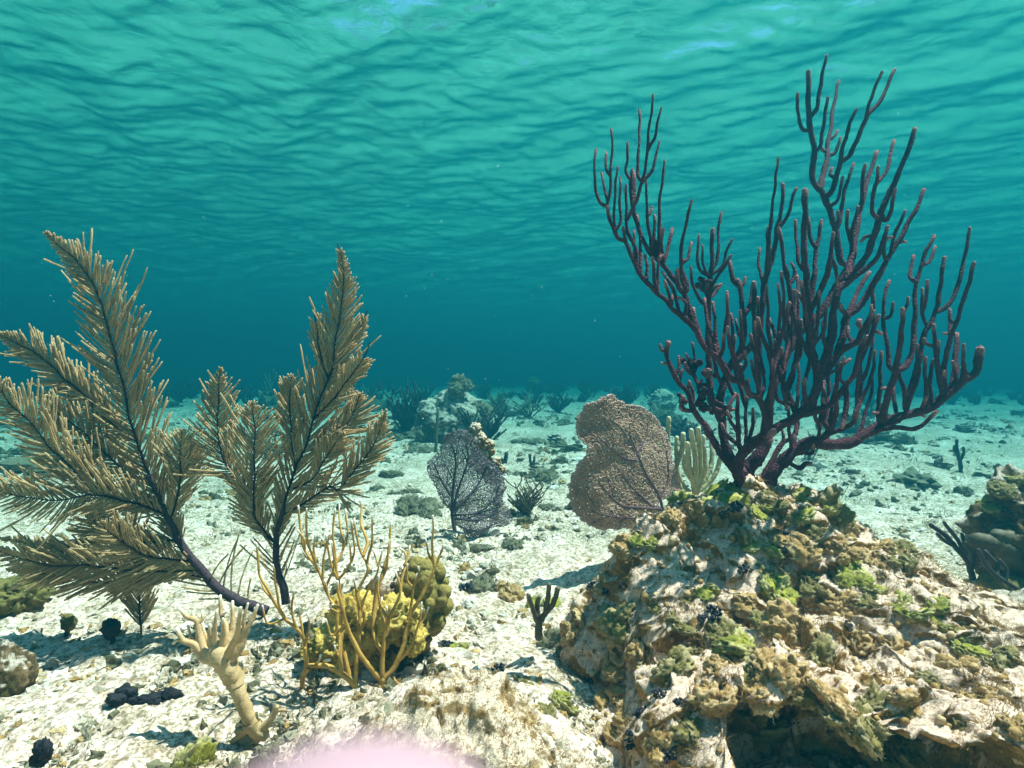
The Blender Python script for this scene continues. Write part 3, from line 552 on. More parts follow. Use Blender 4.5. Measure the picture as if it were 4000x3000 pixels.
branching('fire_coral', 'golden branching fire coral with pale tips beside the yellow sponge', 'hard coral', (1468, 2770), 1.17, 21, [
 ('stem', [(22, 20, 'R 372,1420 375,1340 385,1270 402,1185', 0)]),
 ('branch', [(17, 8, 'R 402,1190 330,1110 265,1000 215,910 192,800 165,700 158,655'), (9, 5, 'R 210,900 180,960 165,1050 150,1000'), (9, 5, 'R 190,800 130,760 105,690 85,640'), (8, 5, 'R 110,860 125,790 140,770'), (8, 5, 'R 205,890 130,940 100,860')]),
 ('branch', [(16, 7, 'R 402,1185 408,1050 425,930 430,850 430,785'), (12, 6, 'R 405,1040 365,960 355,830 365,700 380,625'), (9, 5, 'R 415,850 395,770 380,690 385,620'), (8, 5, 'R 428,900 400,820 405,740')]),
 ('branch', [(17, 7, 'R 402,1190 475,1110 520,1000 540,880 585,780 640,690 690,580 722,500 738,455'), (9, 5, 'R 690,575 672,450 680,370 678,295'), (8, 5, 'R 690,560 650,500 637,425'), (10, 6, 'R 540,880 500,800 510,660 530,560 525,500 500,470'), (7, 5, 'R 525,560 550,500 558,462'),
    (9, 5, 'R 550,850 570,720 590,610'), (8, 5, 'R 575,690 540,640 545,560'), (8, 5, 'R 580,660 602,600 600,570'), (9, 5, 'R 490,1090 560,1000 600,900 620,800'), (8, 5, 'R 600,900 640,840 655,795'), (7, 5, 'R 610,860 620,770')]),
 ('branch', [(19, 12, 'R 350,1320 280,1230 200,1160 110,1112 0,1110 Q 1655,1100 1645,1010', -.15), (17, 13, 'Q 1670,1125 1640,1170 1628,1250'), (12, 6, 'Q 1650,1080 1640,960 1600,900 1530,840 1450,700 1400,600 1388,450'), (8, 5, 'Q 1540,850 1500,750 1475,560'), (8, 5, 'Q 1605,905 1570,800 1590,700'),
    (8, 5, 'Q 1640,960 1620,850 1605,800'), (8, 5, 'Q 1655,1000 1672,880 1665,830'), (8, 5, 'Q 1510,890 1450,880 1420,785'), (7, 5, 'Q 1480,760 1430,700 1395,640'), (11, 5, 'R 240,1195 215,1120 200,1050'), (9, 7, 'Q 1690,1110 1720,1080 1730,1050'), (8, 7, 'Q 1740,1115 1760,1085 1780,1080')]),
 ('branch', [(13, 6, 'R 190,1130 175,1000 160,900 165,750 Q 1800,780 1740,650 1700,560 1640,470 1620,380 1610,245', .1), (9, 6, 'Q 1715,600 1660,450 1655,330 1656,258'), (8, 5, 'Q 1740,640 1745,560 1780,400'), (8, 5, 'Q 1700,560 1690,480 1700,400'), (7, 5, 'Q 1650,480 1640,420 1605,375'), (8, 5, 'Q 1760,690 1800,560 1795,440'), (7, 4, 'Q 1680,540 1655,520 1640,490')]),
 ('branch', [(13, 6, 'R 230,1160 190,1000 195,880 Q 1850,800 1830,680 1815,560 1800,420 1808,262', .2), (8, 5, 'Q 1825,640 1790,560 1770,470 1760,400'), (8, 5, 'Q 1820,560 1855,460 1835,325 1836,235'), (8, 5, 'Q 1850,470 1875,380 1865,262'), (8, 5, 'Q 1840,640 1900,540 1910,420 1900,330'), (7, 5, 'Q 1885,540 1890,440')]),
 ('branch', [(13, 6, 'R 280,1200 270,1000 285,850 280,700 Q 1990,590 1950,490 1925,400 1915,318', .25), (10, 6, 'Q 1960,520 1985,440 1955,330 1950,205'), (9, 5, 'Q 1985,560 2008,440 2012,290'), (8, 5, 'R 285,800 260,700 250,630'), (9, 5, 'R 270,950 310,860 300,760 Q 2040,600 2030,540 2010,480'), (7, 5, 'Q 2035,570 2065,480')]),
 ('branch', [(12, 6, 'R 345,900 370,760 400,640 440,480 455,330', .3), (8, 5, 'R 400,640 430,560 445,430'), (11, 6, 'R 430,950 450,840 500,700 480,600')]),
], FIRE)

TY = float(onground(975, 2905)[1])
branching('fire_coral', 'small tan hand-shaped branching coral on a jointed stalk in the white sand', 'hard coral', (975, 2885), TY, 33, [
 ('stalk', [(24, 30, 'Q 1365,1440 1340,1370 1310,1300 1275,1215', 0), (36, 46, 'Q 1275,1215 1250,1150 1215,1090 1190,1050', 0)]),
 ('finger', [(26, 8, 'Q 1215,1090 1150,1075 1090,1060 1050,1000 985,975 952,915', 0), (8, 5, 'Q 990,975 960,965 935,985'), (9, 5, 'Q 1070,1020 1035,1000 1018,895')]),
 ('finger', [(24, 7, 'Q 1180,1080 1100,1020 1070,930 1060,860 1010,840 970,800'), (9, 5, 'Q 1063,880 1085,860 1087,812'), (8, 5, 'Q 1062,860 1042,830 1045,815')]),
 ('finger', [(20, 6, 'Q 1190,1080 1150,1020 1130,960 1132,890')]), ('finger', [(20, 6, 'Q 1200,1070 1165,990 1165,900 1172,820')]), ('finger', [(21, 6, 'Q 1215,1070 1198,960 1205,850')]),
 ('finger', [(16, 6, 'Q 1200,1040 1215,900 1195,830 1195,735'), (8, 6, 'Q 1205,840 1220,810')]), ('finger', [(22, 6, 'Q 1235,1060 1245,940 1258,860 1256,760')]), ('finger', [(20, 6, 'Q 1250,1070 1275,950 1292,880 1296,790')]),
 ('finger', [(26, 6, 'Q 1245,1080 1290,1010 1330,920 1360,850 1388,785'), (9, 5, 'Q 1315,950 1318,850 1340,770'), (8, 5, 'Q 1340,890 1375,850 1383,800')]), ('finger', [(13, 6, 'Q 1190,1040 1110,950 1095,890')]),
 ('holdfast', [(34, 26, 'Q 1360,1420 1390,1460 1420,1480', 0), (22, 9, 'Q 1400,1460 1450,1410 1475,1370 1492,1325', 0), (9, 6, 'Q 1470,1380 1500,1350 1535,1345'), (18, 10, 'Q 1370,1430 1310,1470 1250,1520', 0), (20, 12, 'Q 1400,1470 1350,1540 1280,1580', 0), (18, 10, 'Q 1390,1450 1330,1450 1280,1455', 0)]),
], TANC, drift=.25, rough=.26, rs=140)

# ---------------------------------------------------------------- sea fans: a net of fine branches between veins
def fan_mat(name, lo, hi, tipc):
    m, nt, b = mat_new(name); n1 = tex(nt, 'noise', 14, 4, .65); n2 = tex(nt, 'noise', 500, 2, .7)
    c = ramp(nt, n1.outputs[0], [(.32, lo), (.68, hi)]); c = mixc(nt, .5, c, ramp(nt, n2.outputs[0], [(.35, (.5, .45, .45)), (.62, (1.25, 1.2, 1.2))]), 'MULTIPLY')
    c = mixc(nt, attr(nt), c, tipc); link(nt, c, b, 'Base Color'); b.inputs['Roughness'].default_value = .9
    bump(nt, b, n2.outputs[0], .7, .002); thin(nt, b, c, .25); return m
def inside(poly, x, y):
    r = np.zeros(x.shape, bool); n = len(poly); j = n-1
    for i in range(n):
        xi, yi = poly[i]; xj, yj = poly[j]
        c = ((yi > y) != (yj > y)) & (x < (xj-xi)*(y-yi)/(yj-yi+1e-12)+xi); r ^= c; j = i
    return r
def sea_fan(label, Y0, outline, root, veins, cell, rnet, mat, vmat, seed, vr, bend=.10, stretch=1.5):
    rs = np.random.RandomState(seed)
    P = trace(outline); c0 = P.mean(0)
    Q = spline(np.vstack([P, P[:1]]), n=220); Q = Q+np.stack([perlin(np.arange(220)*.35, seed), perlin(np.arange(220)*.35, seed+9.5)], 1)*cell*1.2
    rt = trace(root)[0]
    org = at(*rt, Y0)
    th = thing('sea_fan', label, 'soft coral', org)
    x0, y0 = Q.min(0); x1, y1 = Q.max(0)
    # cells drawn out along the growth direction: work in polar-like coordinates about the root
    gx, gy = np.meshgrid(np.arange(x0, x1, cell), np.arange(y0, y1, cell*.9))
    gx[::2] += cell*.5
    gx = gx+rs.uniform(-.36, .36, gx.shape)*cell; gy = gy+rs.uniform(-.36, .36, gy.shape)*cell
    k = inside(Q, gx, gy); X = gx[k]; Yp = gy[k]
    res = mgeo.delaunay_2d_cdt([Vector((a, b_)) for a, b_ in zip(X, Yp)], [], [], 0, 1e-6)
    vs = np.array([v[:] for v in res[0]]); tri = np.array(res[2])
    A, B, C = vs[tri[:, 0]], vs[tri[:, 1]], vs[tri[:, 2]]
    cen = (A+B+C)/3
    ok = np.maximum.reduce([np.linalg.norm(A-B, axis=1), np.linalg.norm(B-C, axis=1), np.linalg.norm(C-A, axis=1)]) < cell*3
    ed = {}
    E = []
    for i, t in enumerate(tri):
        if not ok[i]: continue
        for a, b_ in ((t[0], t[1]), (t[1], t[2]), (t[2], t[0])):
            key = (min(a, b_), max(a, b_))
            if key in ed: E.append((ed[key], i))
            else: ed[key] = i
    E = np.array(E)
    # drop a share of the cross links so that cells vary, keep those that run outwards
    d = cen[E[:, 0]]-cen[E[:, 1]]; rad = (cen[E[:, 0]]+cen[E[:, 1]])/2-rt; cosr = np.abs((d*rad).sum(1))/(np.linalg.norm(d, axis=1)*np.linalg.norm(rad, axis=1)+1e-9)
    keep = (rs.rand(len(E)) < .74+.5*cosr); E = E[keep]; cosr = cosr[keep]
    def to3(p):
        p = np.atleast_2d(p); u = (p-c0)/260.0
        Yv = Y0+bend*(u[:, 0]**2*.5-.6*u[:, 0]*u[:, 1])+.018*fbm(p[:, 0]/190, p[:, 1]/190, seed, 3)+.15*u[:, 0]
        return np.stack([(p[:, 0]-2000)/F*Yv, Yv, CAMH-(p[:, 1]-1500)/F*Yv], 1)
    W = to3(cen)+rs.normal(size=(len(cen), 3))*.0012
    r = rnet*Y0/F
    mb = MB(org)
    a_, b_ = W[E[:, 0]], W[E[:, 1]]
    d = b_-a_; L = np.linalg.norm(d, axis=1)[:, None]; d = d/(L+1e-9); a_ = a_-d*r*.4; b_ = b_+d*r*.4
    u = np.cross(d, [0, 1, 0]); u /= np.linalg.norm(u, axis=1)[:, None]+1e-9; v = np.cross(d, u)
    rr = (r*(.75+.5*rs.rand(len(E)))*(.8+.35*cosr))[:, None]
    ring = []
    for p in (a_, (a_+b_)/2+rs.normal(size=a_.shape)*r*.35, b_):
        for q in range(5):
            an = 2*np.pi*q/5; ring.append(p+rr*(math.cos(an)*u+math.sin(an)*v*1.15))
    V = np.stack(ring, 1).reshape(-1, 3)
    i = np.arange(len(E))[:, None]*15
    fq = []
    for s_ in (0, 5):
        for q in range(5): fq.append(np.stack([i[:, 0]+s_+q, i[:, 0]+s_+(q+1) % 5, i[:, 0]+s_+5+(q+1) % 5, i[:, 0]+s_+5+q], 1))
    edge = np.min(np.linalg.norm(cen[:, None]-Q[None, ::3], axis=2), axis=1)
    tone = np.repeat(np.exp(-(edge[E[:, 0]]/14)**2)*.8, 15)
    mb.add(V, np.concatenate(fq), A=tone)
    mb.build('net', mat, th)
    vb = MB(org)
    for (r0, r1, txt) in veins:
        p = spline(trace(txt), step=6); w = to3(p); w[:, 1] -= .004
        tube(vb, w, (r1+(r0-r1)*np.linspace(1, 0, len(w)))*Y0/F, 7, rough=.15, rs=90)
    # finer forks off the veins
    allv = [spline(trace(t), step=10) for _, _, t in veins]
    for p in allv:
        for j in range(4, len(p)-2, 5):
            t = p[min(j+2, len(p)-1)]-p[j-2]; t /= np.linalg.norm(t)+1e-9
            sg = rs.choice([-1, 1]); a = rs.uniform(.35, .7)*sg
            dvec = np.array([t[0]*math.cos(a)-t[1]*math.sin(a), t[0]*math.sin(a)+t[1]*math.cos(a)])
            q = [p[j]]
            for s_ in range(int(rs.uniform(6, 13))): q.append(q[-1]+dvec*9+rs.normal(size=2)*2.2)
            q = np.array(q); q = q[inside(Q, q[:, 0], q[:, 1])]
            if len(q) > 3:
                w = to3(q); w[:, 1] -= .002; tube(vb, w, np.linspace(vr*.55, rnet*1.0, len(w))*Y0/F, 5)
    vb.build('vein', vmat, th)
    return th
FANT = fan_mat('fan_tan', (.44, .27, .18), (.68, .47, .34), (.66, .48, .44)); FANV = fan_mat('fan_vein', (.11, .055, .07), (.20, .11, .13), (.1, .06, .07))
FAND = fan_mat('fan_grey', (.26, .20, .225), (.52, .43, .46), (.13, .10, .11)); FANB = fan_mat('fan_dark_vein', (.05, .036, .046), (.11, .085, .10), (.05, .04, .05))
sea_fan('large pinkish tan sea fan standing behind the big mossy rock', 1.95,
  'S 1770,905 1880,860 1870,780 1840,700 1820,600 1780,500 1720,430 1640,390 1580,380 1530,345 1490,330 1430,360 1370,380 1340,420 1310,480 1320,560 1350,600 1378,640 1330,700 1290,760 1270,850 1285,930 1330,1000 1400,1050 1470,1065 1530,1060 1620,1060 1720,1030',
  'S 1775,1010', [(7, 2.5, 'S 1785,1010 1765,890 1690,760 1640,640 1600,550'), (6, 2.5, 'S 1765,890 1810,780 1800,640'), (6, 2.5, 'S 1770,950 1680,945 1560,930 1480,860 1440,810'), (5, 2.5, 'S 1730,940 1640,860 1560,770'), (5, 2, 'S 1640,690 1560,670 1430,560'), (4, 2, 'S 1630,640 1560,520 1500,470'), (4, 2, 'S 1640,660 1690,560 1700,480'), (4, 2, 'S 1640,1000 1500,990 1400,960')],
  6.8, 3.1, FANT, FANV, 4, 2.6)
sea_fan('smaller dark grey lace-like sea fan on the sand in the middle', 2.42,
  'S 640,985 585,900 530,800 505,710 530,670 580,630 600,560 650,530 700,520 760,560 800,640 850,690 900,730 930,790 940,850 920,900 960,960 972,1010 930,1050 880,1055 830,1070 790,1110 740,1100 700,1070 660,1030',
  'S 660,1070', [(8, 3, 'S 660,1070 645,980 650,850 665,690 640,600'), (6, 3, 'S 647,960 680,840 730,690 720,600'), (6, 2.5, 'S 650,960 740,880 800,790 830,720'), (5, 2, 'S 650,985 780,970 870,900 900,820'), (5, 2, 'S 660,1000 780,1010 900,960'), (4, 2, 'S 650,900 590,800 550,710'), (4, 2, 'S 660,1030 760,1070 850,1050')],
  6.6, 1.7, FAND, FANB, 14, 4, stretch=1.3)

# ---------------------------------------------------------------- the pale sea rod between the fan and the purple one
BEIGE = fire_mat('pale_polyps', (.26, .22, .10), (.46, .40, .20), (.60, .55, .36))
branching('sea_rod', 'pale beige thick-fingered sea rod between the tan sea fan and the purple sea rod', 'soft coral', (2730, 1955), 2.2, 41, [
 ('stem', [(14, 13, 'S 1965,960 1962,900 1960,850', 0)]),
 ('finger', [(11, 9, 'S 1960,880 1890,850 1835,760 1812,600 1812,462')]), ('finger', [(11, 9, 'S 1960,880 1900,840 1862,740 1856,570'), (11, 10, 'S 1866,700 1885,630 1893,548')]), ('finger', [(11, 10, 'S 1960,870 1930,740 1915,600')]),
 ('finger', [(11, 10, 'S 1962,860 1960,700 1935,530')]), ('finger', [(11, 10, 'S 1965,870 1985,700 1975,520'), (10, 10, 'S 1975,640 1950,610')]), ('finger', [(11, 9, 'S 1968,870 2010,720 2000,560')]),
 ('finger', [(11, 9, 'S 1970,875 2060,770 2102,640')]), ('finger', [(11, 9, 'S 1970,870 2040,720 2045,600')]), ('finger', [(10, 9, 'S 1920,800 1900,720 1905,660')]),
], BEIGE, drift=.3, rough=.35, rs=170, tl=.03, tipmul=.7)

# ---------------------------------------------------------------- bushy sea rods in the middle distance and far off (grown, not traced)
def bush_mat(name, c0, c1, tip):
    return fire_mat(name, c0, c1, tip)
def grow(mb, root, h, w, n, r, rs, lean=0.0, forks=3, k=6, depthw=.5, tipr=.8, wob=.25):
    """upright candelabra bush: n main stems that spread, fork and turn up"""
    def seg(p, d, L, r, lvl):
        m = 7; C = [p]; dd = d.copy()
        for i in range(m):
            dd = dd+np.array([rs.gauss(0, .05*wob*4), rs.gauss(0, .05*wob*4), .13]); dd /= np.linalg.norm(dd); C.append(C[-1]+dd*L/m)
        C = np.array(C); tt = tip_tone(C, max(.01, h*.05))*.6
        tube(mb, C, np.linspace(r, r*tipr, len(C)), k, rough=.25, rs=60, tone=np.concatenate([tt, [.6]*3]))
        if lvl < forks:
            for f in range(2 if lvl else rs.choice([2, 3])):
                j = rs.randint(1, 4+lvl); a = rs.choice([-1, 1])*rs.uniform(.45, .95)
                nd = np.array([dd[0]+a*1.0, dd[1]+rs.gauss(0, depthw), dd[2]*.75]); nd /= np.linalg.norm(nd)
                seg(C[j], nd, L*rs.uniform(.55, .85), r*.9, lvl+1)
    for i in range(n):
        f = (i+.5)/n*2-1+rs.gauss(0, .12)
        d = np.array([f*w/h*.9+lean, rs.gauss(0, depthw*.6), 1.0]); d /= np.linalg.norm(d)
        seg(np.array(root)+np.array([f*w*.05, rs.gauss(0, .02*h), 0]), d, h*rs.uniform(.55, .85)*(1-.15*abs(f)), r, 1 if forks > 1 else forks)
def bush(label, px, py, hpx, wpx, mat, seed, n=7, rpx=3.5, forks=3, lean=0, Y=None, cat='soft coral', name='sea_rod', k=6, wob=.25, group=None):
    g = onground(px, py) if Y is None else at(px, py, Y)
    Y = g[1]; mb = MB(g); h = hpx*Y/F; w = wpx*Y/F/2
    grow(mb, g-np.array([0, 0, .03*h]), h, w, n, rpx*Y/F, random.Random(seed), lean, forks, k, wob=wob)
    V = np.concatenate(mb.v)                          # fit to the height and width seen
    kx = min(1.7, max(.6, 2*w/max(1e-6, np.ptp(V[:, 0]))))
    V = (V-g)*np.array([kx, kx, 1])*np.array([1, 1, h/max(1e-6, (V[:, 2]-g[2]).max())])+g
    mb.v = [V]
    o = mb.build(name, mat); return tag(o, label, cat, group)
BRN = bush_mat('brown_rod', (.055, .045, .022), (.13, .105, .055), (.26, .21, .12)); DRK = bush_mat('dark_rod', (.016, .015, .014), (.045, .040, .036), (.06, .055, .05))
OLV = bush_mat('olive_rod', (.07, .07, .03), (.16, .15, .07), (.25, .23, .12)); PAL = bush_mat('pale_rod', (.22, .20, .11), (.38, .34, .2), (.5, .46, .3))
FARB = [
 ('small brown bushy sea rod beside the dark grey sea fan', 2052, 2015, 170, 190, BRN, 1, 13, 3.0, 3),
 ('dark bushy sea rod on the left side of the distant pale boulder', 1585, 1700, 225, 200, DRK, 2, 17, 5.0, 3),
 ('dark bushy sea rod spreading to the right of the distant pale boulder', 1890, 1745, 190, 210, DRK, 3, 14, 4.6, 3),
 ('thin brown sea whip standing in front of the distant boulder', 1702, 1770, 180, 40, OLV, 4, 1, 4.5, 1),
 ('tiny dark forked sea rod between the two sea fans', 2080, 1830, 60, 30, DRK, 5, 2, 4.0, 1),
 ('tiny dark stubby sea rod right of the dark grey fan', 1972, 1820, 55, 50, DRK, 6, 3, 5, 1),
 ('wide thin-branched sea rod on the far sand below the yellowish mound', 2065, 1632, 105, 170, OLV, 7, 8, 2.2, 3),
 ('grey-green bush of sea rod left of the wide thin-branched one', 1945, 1620, 110, 90, OLV, 8, 6, 2.6, 3),
 ('low dark bush of sea rod right of the wide thin-branched one', 2180, 1610, 75, 110, DRK, 9, 8, 2.6, 3),
 ('tall dark faint sea rod highest above the far sand', 2285, 1560, 120, 85, DRK, 10, 8, 2.6, 3),
 ('broad dark thicket of sea rod left of the far boulder', 2440, 1590, 110, 150, DRK, 11, 12, 2.8, 3),
 ('dark sea rod bush close beside the far boulder', 2545, 1580, 90, 60, DRK, 12, 6, 2.8, 3),
 ('dark sea rod bush behind the pale beige sea rod', 2690, 1740, 110, 180, DRK, 13, 11, 4.0, 3),
 ('pair of tall pale sea rods seen past the tip of the small frond', 1058, 1570, 130, 55, PAL, 14, 3, 4.0, 2),
 ('pale stubby sea rod beside the pair of tall pale ones', 1025, 1580, 55, 45, PAL, 15, 3, 4.0, 1),
 ('very faint thin-branched dark sea rod in the blue far left of centre', 1065, 1500, 140, 95, DRK, 16, 6, 1.8, 3),
 ('faint bush of sea rod seen between the two plumes', 700, 1570, 95, 150, DRK, 17, 9, 2.4, 3),
 ('faint low bush of sea rod just right of the wide plume', 850, 1590, 60, 110, OLV, 18, 8, 2.4, 3),
 ('small pale-green sea rod to the right of the tan plume', 1440, 1600, 100, 60, OLV, 19, 4, 2.6, 2),
 ('faint dark bush of sea rod in the far haze behind the tan plume', 1500, 1515, 70, 110, DRK, 20, 8, 1.8, 3),
 ('pale green thin sea rod behind the foot of the purple sea rod', 3160, 1800, 150, 130, OLV, 22, 6, 2.4, 3),
 ('faint sea rod bush in the far haze beyond the yellowish mound', 2150, 1530, 60, 80, DRK, 24, 7, 1.8, 3),
 ('small brown sea rod bush on the far sand left of the pale boulder', 1400, 1640, 60, 70, OLV, 25, 6, 2.6, 2),
 ('small dark sea rod at the foot of the far thicket', 2380, 1625, 60, 70, DRK, 26, 6, 2.4, 2),
]
for (lab, px, py, hp, wp, mt, sd, n, rp, fk) in FARB:
    bush(lab, px, py, hp, wp, mt, sd, n, rp, fk)

branching('sea_rod', 'lone thin sea whip on the open sand right of the purple sea rod', 'soft coral', (3752, 1850), float(onground(3752, 1850)[1]), 71, [
 ('stem', [(8, 6, 'X 3756,1862 3752,1820 3740,1770 3736,1720', 0), (6, 5, 'X 3748,1805 3762,1775 3764,1750'), (5, 5, 'X 3742,1780 3728,1762 3726,1745')])], DRK, rough=.4, rs=60, tipmul=.4)

# ================================================================ reef rock and everything low on the sand
from mathutils.bvhtree import BVHTree
def reef_mat(name, film=.55, seed=0.0, bright=1.0, turf=(.13, .085, .04), olive=(.10, .105, .025), filmc=(.66, .55, .44)):
    m, nt, b = mat_new(name)
    big = tex(nt, 'noise', 5.5, 4, .6, dist=.3); mid = tex(nt, 'noise', 22, 6, .7, dist=.5); fine = tex(nt, 'noise', 110, 5, .75); gr = tex(nt, 'noise', 480, 3, .7)
    c = ramp(nt, mid.outputs[0], [(.28, tuple(.35*v for v in turf)), (.45, turf), (.58, tuple(2.3*v for v in turf)), (.74, (.44, .33, .20))])
    c = mixc(nt, ramp(nt, big.outputs[0], [(.46, g2(0)), (.60, g2(1))]), c, mixc(nt, .5, c, olive))
    # pale sediment lies on what faces up, broken by noise
    ge = nt.nodes.new('ShaderNodeNewGeometry'); sp = nt.nodes.new('ShaderNodeSeparateXYZ'); nt.links.new(ge.outputs['Normal'], sp.inputs[0])
    ma = nt.nodes.new('ShaderNodeMath'); ma.operation = 'MULTIPLY_ADD'; nt.links.new(mid.outputs[0], ma.inputs[0]); ma.inputs[1].default_value = 1.5
    mb_ = nt.nodes.new('ShaderNodeMath'); mb_.operation = 'MULTIPLY_ADD'; nt.links.new(sp.outputs[2], mb_.inputs[0]); mb_.inputs[1].default_value = .55; mb_.inputs[2].default_value = -1.0
    mc_ = nt.nodes.new('ShaderNodeMath'); mc_.operation = 'MULTIPLY_ADD'; nt.links.new(big.outputs[0], mc_.inputs[0]); mc_.inputs[1].default_value = 1.6; nt.links.new(mb_.outputs[0], mc_.inputs[2])
    nt.links.new(mc_.outputs[0], ma.inputs[2])
    fm = ramp(nt, ma.outputs[0], [(1.36-film, g2(0)), (1.52-film, g2(1))])
    fl = mixc(nt, .85, filmc, ramp(nt, fine.outputs[0], [(.34, (.28, .22, .15)), (.50, (1, 1, 1)), (.68, (1.2, 1.2, 1.2))]), 'MULTIPLY')
    c = mixc(nt, fm, c, fl)
    c = mixc(nt, .8, c, ramp(nt, gr.outputs[0], [(.30, (.4, .36, .3)), (.52, (1, 1, 1)), (.7, (1.15, 1.15, 1.15))]), 'MULTIPLY')
    if bright != 1.0: c = mixc(nt, 1.0, c, g2(bright), 'MULTIPLY')
    link(nt, c, b, 'Base Color'); b.inputs['Roughness'].default_value = .95; b.inputs['Specular IOR Level'].default_value = .12
    n = bump(nt, b, mid.outputs[0], .5, .02); n = bump(nt, b, fine.outputs[0], .9, .008, n); bump(nt, b, gr.outputs[0], .8, .003, n)
    return m
REEF = reef_mat('reef_turf', film=.72, turf=(.30, .17, .05), olive=(.24, .19, .035), filmc=(.92, .69, .52)); REEFD = reef_mat('reef_dark', film=.52); REEFP = reef_mat('reef_pale', film=.95)
def alg_mat(name, lo, hi, rim):
    m, nt, b = mat_new(name); n1 = tex(nt, 'noise', 40, 5, .65); n2 = tex(nt, 'noise', 260, 4, .7)
    c = ramp(nt, n1.outputs[0], [(.3, lo), (.68, hi)]); c = mixc(nt, .6, c, ramp(nt, n2.outputs[0], [(.36, (.45, .45, .4)), (.58, (1.1, 1.1, 1.05))]), 'MULTIPLY')
    sp = ramp(nt, n2.outputs[0], [(.60, g2(0)), (.70, g2(1))]); c = mixc(nt, mixc(nt, .45, g2(0), sp), c, rim)
    c = mixc(nt, attr(nt), c, rim)
    link(nt, c, b, 'Base Color'); b.inputs['Roughness'].default_value = .7; bump(nt, b, n2.outputs[0], .7, .004); return m
GRN = alg_mat('green_algae', (.12, .13, .010), (.34, .32, .035), (.52, .46, .24)); OLA = alg_mat('olive_algae', (.085, .072, .016), (.22, .18, .045), (.42, .34, .18)); BLK = alg_mat('black_knobs', (.006, .006, .009), (.022, .022, .030), (.16, .16, .19))
TUR = alg_mat('brown_turf', (.22, .125, .035), (.46, .29, .105), (.60, .44, .24)); GRY = alg_mat('dull_algae', (.055, .050, .024), (.17, .15, .075), (.26, .24, .16))

# ---- the big rock: a height sheet through measured points, then pushed about in 3-D so it overhangs and crumbles
CP = [(2285, 2235, 1.38), (2380, 2120, 1.42), (2520, 2000, 1.46), (2700, 1965, 1.48), (2960, 1880, 1.50), (3150, 1900, 1.52), (3300, 2060, 1.44), (3480, 2170, 1.36), (3700, 2330, 1.24), (4000, 2560, 1.04), (4300, 2800, .92),
      (2430, 2420, 1.27), (2480, 2620, 1.14), (2520, 2850, 1.01), (2560, 2230, 1.30), (2700, 2120, 1.38), (2800, 2420, 1.20), (3000, 2200, 1.33), (3100, 2420, 1.20), (3000, 2540, 1.04), (3350, 2400, 1.20), (3600, 2480, 1.10),
      (2620, 2620, 1.05), (2600, 2850, .95), (2740, 2930, .91), (2780, 2680, 1.0), (2900, 2640, .94), (3200, 2690, .91), (3500, 2770, .87), (3800, 2870, .81), (4000, 3000, .75), (3900, 2780, .86)]
cp = np.array([at(*c) for c in CP])
out = np.array([(-.10, 1.0), (-.05, 1.4), (.02, 1.7), (.2, 1.9), (.55, 2.05), (.9, 2.0), (1.25, 1.75), (1.45, 1.4), (1.5, 1.0), (.0, .75), (.15, .55), (.5, .45), (.9, .5), (1.2, .6)])
lf = np.array([[c[0]-.06, c[1], gz(c[0]-.085, c[1])-.05] for c in cp if c[0] < .25])
cp = np.vstack([cp, lf, np.column_stack([out, ground(out[:, 0], out[:, 1])-.10])])
def _k(r): return np.sqrt(r*r+.05**2)
D_ = _k(np.linalg.norm(cp[:, None, :2]-cp[None, :, :2], axis=2)); W_ = np.linalg.solve(D_-2e-2*np.eye(len(cp)), cp[:, 2])
gx = np.linspace(-.14, 1.55, 520); gy = np.linspace(.42, 2.08, 510)
X, Y = np.meshgrid(gx, gy)
Z = sum(W_[i]*_k(np.hypot(X-cp[i, 0], Y-cp[i, 1])) for i in range(len(cp)))
edge = np.minimum.reduce([X-gx[0], gx[-1]-X, Y-gy[0], gy[-1]-Y]); Z = Z-.25*sstep(.10, 0, edge)
h0 = Z.copy()
lump = ridged(X*4.2, Y*4.2, 3.0, 3); lump2 = fbm(X*11, Y*11, 5.0, 4); crump = ridged(X*26, Y*26, Z*26, 3)
Z = Z+.042*lump+.034*lump2+.009*crump+.004*fbm(X*75, Y*75, 1.0, 3)-.02
# dark hollow under the middle, where the rock hangs over
def dent(px, py, Yd, r, amt):
    c = at(px, py, Yd); return amt*np.exp(-(((X-c[0])/r)**2+((Y-c[1])/r)**2))
for a in ((2960, 2530, 1.10, .035, .07), (2480, 2480, 1.18, .035, .05), (2700, 2560, 1.12, .04, .05), (3350, 2560, 1.04, .05, .06), (3650, 2640, .98, .04, .05)): Z = Z-dent(*a)
lip = np.interp(X, [.30, .35, .453, .54, .604, .7], [.96, .94, .91, .87, .81, .74])+.05*fbm(X*8, Y*0+3, 1.5, 4)-.012
mk = sstep(.30, .36, X)*sstep(.86, .74, X); t = np.clip((lip-Y)/.13, 0, 1)
fall = np.where(t < .55, .03*t/.55, .03+.25*(t-.55)/.45)
Zin = np.maximum(Z[np.argmin(np.abs(gy[:, None]-lip[0][None]), axis=0), np.arange(len(gx))][None]*np.ones_like(Z), .10)-fall+.03*fbm(X*14, Y*14, 2.0, 4)
Z = np.where(t > 0, Z*(1-mk)+Zin*mk, Z)
push = np.where(t < .55, .23*t/.55, .23)
rest = lip-.13; push = np.where(Y < rest, .23*np.clip((Y-gy[0])/(rest-gy[0]), 0, 1), push)*mk
sx = .028*fbm(X*7, Y*7, Z*7+11, 3)+.010*fbm(X*30, Y*30, Z*30+3, 3); sy = .028*fbm(X*7, Y*7, Z*7+31, 3)-.05*sstep(-.2, .6, lump)*sstep(.0, .3, Z); sy = sy+.010*fbm(X*30, Y*30, Z*30+63, 3)
